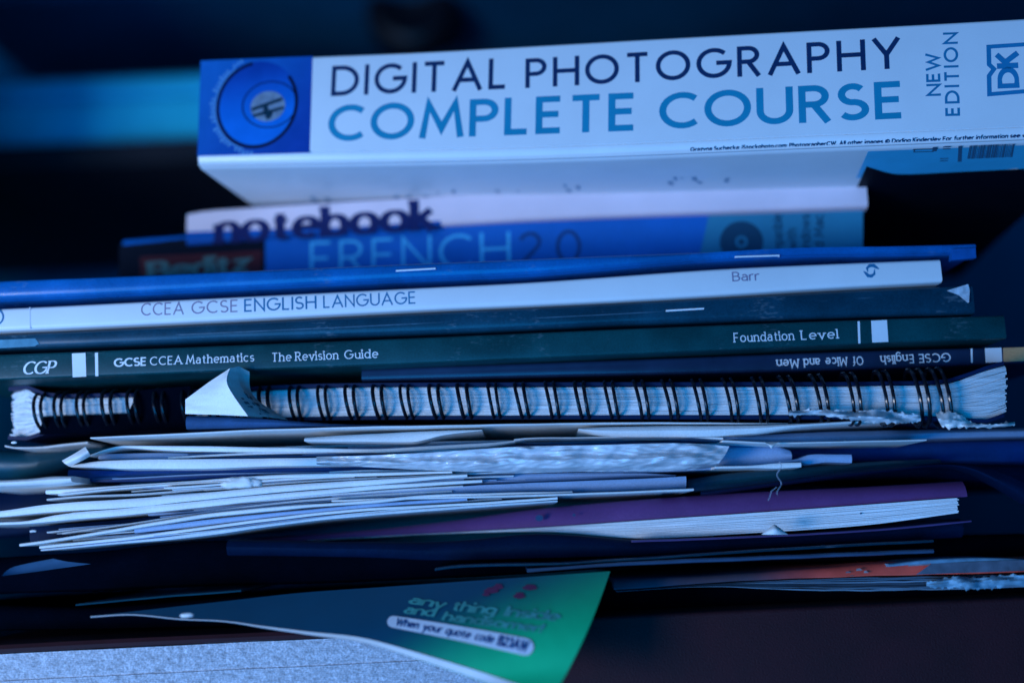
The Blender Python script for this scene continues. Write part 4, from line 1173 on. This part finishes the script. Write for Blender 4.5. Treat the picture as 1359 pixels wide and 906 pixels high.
patch('frayed_page', [[(1230, 773, -.012), (1265, 765, -.013), (1300, 766, -.013), (1335, 763, -.013), (1420, 760, -.013)], [(1230, 776, -.013), (1265, 773, -.014), (1300, 772, -.014), (1335, 769, -.014), (1420, 766, -.014)], [(1230, 778, -.012), (1265, 780, -.013), (1300, 781, -.013), (1335, 778, -.013), (1420, 774, -.013)]],
      mat('frayed_paper', (.22, .42, .55), .6, .4, 300), 'frayed pale page edge below the orange magazine at right', 'paper', 14, 4, .0003, jag=5, seed=21, crease=.003)
S('bent grey page rising over the orange magazine at right', [(1180, 748, 752), (1240, 741, 747), (1310, 739, 745), (1420, 746, 751)], (-.013, -.013), mat('grey_blue_page', (.15, .30, .42), .5, .4, 200), 'bent_page')

# ------------------------------------------------------------------ thick book with pale pages at the bottom
ptop2 = [(-60, 871.5), (0, 868), (150, 860), (400, 848.5), (700, 834)]
pbot2 = [(-60, 990), (0, 986), (150, 978), (400, 966), (700, 950)]
fr2 = Frame((-60, 990), (700, 950), .001, .001)
tb = fr2.empty('thick_old_book')
ft2, fb2 = smooth_line(ptop2), smooth_line(pbot2)
mb = MB()
sign = lambda x: smooth_line([(-60, 906), (0, 902.5), (220, 893.5), (470, 884), (700, 873)])(x)
NLq = 46
for j in range(NLq):
    Lq = []; js = rnd.uniform(-.00003, .00003)
    for i in range(60):
        x = -60 + 760 * i / 59
        h = fb2(x) - ft2(x)
        a_ = fb2(x) - h * j / NLq
        if j == 32: js = .0006
        u, zb = fr2.uv(x, a_ - .15); _, zt = fr2.uv(x, a_ - h * 1.02 / NLq)
        Lq.append((u, zb, zt))
    strip(mb, Lq, [(.19, 0, 0), (js, 0, 0), (js, 1, 0), (.19, 1, 0)], .00012)
rough_pages = mat('rough_page_edges', (.56, .60, .68), .9, .4, 420, .4, 1500, bump=1.0, bscale=800, stretch=(.75, 1, 1.2), spec=.1)
po = mb.build('page_block', rough_pages, tb); po['kind'] = 'stuff'
Lq = []
for i in range(40):
    x = -60 + 760 * i / 39
    u, zb = fr2.uv(x, ft2(x) - .4); _, zt = fr2.uv(x, ft2(x) - 15 + i * .02)
    Lq.append((u, zb, zt))
mb = MB(); strip(mb, Lq, [(.2, 0, 0), (.0002, 0, 0), (-.0012, .2, 0), (-.0016, .5, 0), (-.0010, .85, 0), (.0008, 1, 0), (.2, 1, 0)])
mb.build('cover_board', red_board, tb)
Lq = []
for i in range(20):
    x = -60 + 760 * i / 19
    u, zb = fr2.uv(x, fb2(x) + 15); _, zt = fr2.uv(x, fb2(x) + .4)
    Lq.append((u, zb, zt))
mb = MB(); strip(mb, Lq, [(.2, 0, 0), (-.0016, 0, 0), (-.0016, 1, 0), (.2, 1, 0)])
mb.build('lower_board', red_board, tb)
tag(tb, 'thick old book with rough pale page edges and dark red cover at the bottom left', 'book')

# maroon hardback at right
top = [(706, 822), (900, 813), (1100, 804), (1420, 790)]
bot = [(706, 985), (900, 975), (1100, 965), (1420, 950)]
fr3, hb, L = book('maroon_hardback', 'dark maroon cloth hardback at the bottom right beside the leaflet', 'book', top, bot, -.004, -.004, .2, maroon, r=.002, c=.002)

# ------------------------------------------------------------------ green leaflet
lt_ = smooth_line([(120, 817), (170, 811.5), (300, 797), (400, 786), (500, 779), (650, 768.5), (810, 757.5)])
lb_ = smooth_line([(120, 819), (170, 816), (240, 822), (300, 825), (350, 833), (410, 842), (480, 852), (560, 876), (640, 903), (735, 938)])
redge = lambda py: 810 - (py - 757.5) * .50 if py > 800 else 810 - (py - 757.5) * .46
def leaf_depth(px, py):
    a_ = lt_(px); t = max(0, (py - a_)) / 130
    return -.006 - .022 * t - .004 * math.sin(min(1, t) * math.pi) + .004 * math.sin((px - 200) / 130)
def leaf_pt(s, t):
    """s along, t down"""
    xr_top, xr_bot = 810, 728
    xt = 120 + (xr_top - 120) * s
    xb = 120 + (xr_bot - 120) * s
    px = xt + (xb - xt) * t + 6 * math.sin(t * math.pi) * s
    py = lt_(xt) + (lb_(xb) - lt_(xt)) * t
    return px, py
NU, NV = 60, 24
V = []; 
for i in range(NU + 1):
    for j in range(NV + 1):
        px, py = leaf_pt(i / NU, j / NV)
        V.append(P(px, py, leaf_depth(px, py)))
c_ = V[0].lerp(V[-1], .5)
n_ = len(V)
V2 = [v + Vector((0, .00012, -.00012)) for v in V]
Fs = []
w_ = NV + 1
for i in range(NU):
    for j in range(NV):
        a_ = i * w_ + j
        Fs += [(a_, a_ + 1, a_ + w_ + 1, a_ + w_), (n_ + a_, n_ + a_ + w_, n_ + a_ + w_ + 1, n_ + a_ + 1)]
    for j in (0, NV):
        a_ = i * w_ + j
        Fs.append((a_, a_ + w_, n_ + a_ + w_, n_ + a_))
for j in range(NV):
    for i in (0, NU):
        a_ = i * w_ + j
        Fs.append((a_, a_ + 1, n_ + a_ + 1, n_ + a_))
le = bpy.data.objects.new('leaflet', None); C.link(le); le.location = c_
mb = MB(); mb.add([v - c_ for v in V + V2], Fs)
g0, g1 = P(600, 795, leaf_depth(600, 795)) - c_, P(668, 905, leaf_depth(668, 905)) - c_
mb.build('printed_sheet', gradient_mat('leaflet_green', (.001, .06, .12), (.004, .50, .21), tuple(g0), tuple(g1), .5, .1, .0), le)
tag(le, 'green printed leaflet with a pale rounded code strip drooping over the bottom books', 'leaflet')
def leaf_map(u, v, lay):
    return P(u, -v, leaf_depth(u, -v) - .0004 - lay * .00003) - c_
def ltext(mb, text, a_, b_, cap, **kw):
    put_text(mb, text, (a_[0], -a_[1]), (b_[0], -b_[1]), cap, leaf_map, **kw)
# white margin along the lower edge
mb = MB(); V = []; k_ = 50
for i in range(k_ + 1):
    s_ = i / k_ * .985
    px, py = leaf_pt(s_, 1.0)
    wd = 1.5 + 10 * max(0, (px - 300) / 350) ** 1.1
    for q in (0, .5, 1):
        yy = py - wd * (1 - q) - .15
        V.append(P(px, yy, leaf_depth(px, yy) - .00035) - c_)
mb.add(V, [(3 * i + j, 3 * i + j + 1, 3 * i + j + 4, 3 * i + j + 3) for i in range(k_) for j in (0, 1)])
mb.build('white_margin', mat('margin_white', (.88, .9, .92), .5), le, recalc=False)
# pill strip
mb = MB(); V = []
ax, ay, bx, by = 514, 823, 708, 860
cen = lambda t: (ax + (bx - ax) * t, ay + (by - ay) * t + 5 * t * t - 5 * t)
ks = 30
for i in range(ks + 1):
    t = .5 - .5 * math.cos(math.pi * i / ks)
    x_, y_ = cen(t)
    hw = 7.5 + 4 * t
    dist = min(t, 1 - t) * 197
    if dist < hw: hw = math.sqrt(max(.05, hw * hw - (hw - dist) ** 2))
    for q in (-1, 0, 1):
        V.append(leaf_map(x_ - q * hw * .2, -(y_ + q * hw), 0))
mb.add(V, [(3 * i + j, 3 * i + j + 1, 3 * i + j + 4, 3 * i + j + 3) for i in range(ks) for j in (0, 1)])
pill = mb.build('code_strip', mat('pale_strip_ink', (.62, .68, .78), .45), le, recalc=False)
mb = MB()
kt = dict(wv=.19, wh=.14, track=.1, ital=.25)
words_ = [('When', .05, .205, 10), ('your', .235, .365, 10), ('quote', .39, .56, 10.5), ('code', .59, .72, 11), ('B23AW', .745, .955, 14)]
for (t_, a_, b_, cp) in words_:
    p0, p1 = cen(a_), cen(b_)
    put_text(mb, t_, (p0[0], -(p0[1] + cp * .42)), (p1[0], -(p1[1] + cp * .42)), cp, lambda u, v, l: leaf_map(u, v, 8 + l), **(kt if t_ != 'B23AW' else dict(wv=.24, wh=.19, track=.06, ital=.15)))
mb.build('code_lettering', mat('leaflet_navy', (.01, .04, .16), .4), pill, recalc=False)
mb = MB()
kk = dict(wv=.2, wh=.15, track=.05, ital=.25)
ltext(mb, 'thing', (597, 809), (657, 815.5), 13.5, **kk)
ltext(mb, 'Inside', (667, 816.5), (741, 824), 13.5, **kk)
ltext(mb, 'any', (540, 800), (590, 807), 12, **kk)
ltext(mb, 'and', (534, 813), (576, 818), 12, **kk)
ltext(mb, 'handsomer!', (585, 822), (718, 839), 12, **kk)
mb.build('slogan_lettering', mat('pale_green_ink', (.06, .34, .32), .5, .4, 200), le, recalc=False)
mb = MB()
for (x, y, a_, b_) in ((652, 783, 9, 4), (661, 778, 6, 4), (689, 790, 7, 4.5), (703, 779, 9, 4), (645, 788, 4, 3)):
    ring = [leaf_map(x + a_ * math.cos(2 * math.pi * i / 12) + 2 * math.sin(i * 2), -(y + b_ * math.sin(2 * math.pi * i / 12)), 1) for i in range(12)]
    mb.add(ring, [tuple(range(12))], False)
mb.build('red_blossoms', mat('leaflet_red', (.11, .02, .07), .5), le, recalc=False)

# ------------------------------------------------------------------ crumbs, scraps, thread
def crumb(label, px, py, y, w_, h_, seed, m=paper, name='paper_crumb'):
    import bmesh
    bm = bmesh.new()
    bmesh.ops.create_icosphere(bm, subdivisions=3, radius=1)
    s = y_ = (y - CAM.y) / F
    for v in bm.verts:
        n_ = 1 + .2 * noise.noise(v.co * 1.6 + Vector((seed, 0, 0))) + .15 * noise.noise(v.co * 4 + Vector((seed, 5, 0)))
        v.co = Vector((v.co.x * w_ / 2 * s, v.co.y * h_ * .5 * s, max(v.co.z, -.75) * h_ / 2 * s)) * n_
    me = bpy.data.meshes.new(name); bm.to_mesh(me); bm.free()
    me.materials.append(m)
    me.polygons.foreach_set('use_smooth', [False] * len(me.polygons))
    o = bpy.data.objects.new(name, me); C.link(o); o.location = P(px, py, y)
    tag(o, label, 'paper scrap')
crumb('rounded white paper crumb wedged in the left paper fan', 320, 640.5, -.020, 50, 17, 2)
crumb('small white fleck joined to the right of the rounded crumb', 341, 640.5, -.0198, 14, 12, 9)
crumb('tiny white scrap lying on the leaflet left end', 248, 816, -.020, 17, 6, 5)
crumb('speck of white paper near the lowest left sheet tip', 44, 704.5, -.012, 9, 3, 6)
crumb('small white crumb on the far left curled sheet', 19, 587, -.004, 8, 4, 14)
patch('paper_chip', [[(1024, 698, -.012), (1028, 696, -.012), (1032, 698, -.012)], [(1017, 704, -.012), (1029, 702, -.014), (1040, 704, -.012)], [(1011, 709, -.012), (1028, 709, -.0135), (1046, 709, -.012)]], paper, 'small white triangular chip against the purple booklet pages', 'paper scrap', 4, 4, .0004)
mb = MB()
pts = [P(1034 + 3 * math.sin(k * .9), 612 + k * 3.4, -.0135 - .001 * math.sin(k * .5)) for k in range(14)]
c1 = pts[0]
mb.tube([p - c1 for p in pts], .00012, 5)
pts2 = [P(1031 - k * 2.4, 646 + k * 1.8 * (1 if k < 4 else 2), -.0135) for k in range(6)]
mb.tube([p - c1 for p in pts2], .0001, 5)
tag(mb.build('loose_thread', mat('grey_thread', (.35, .4, .5), .7), None, c1), 'thin loose thread hanging below the torn paper tab', 'thread')
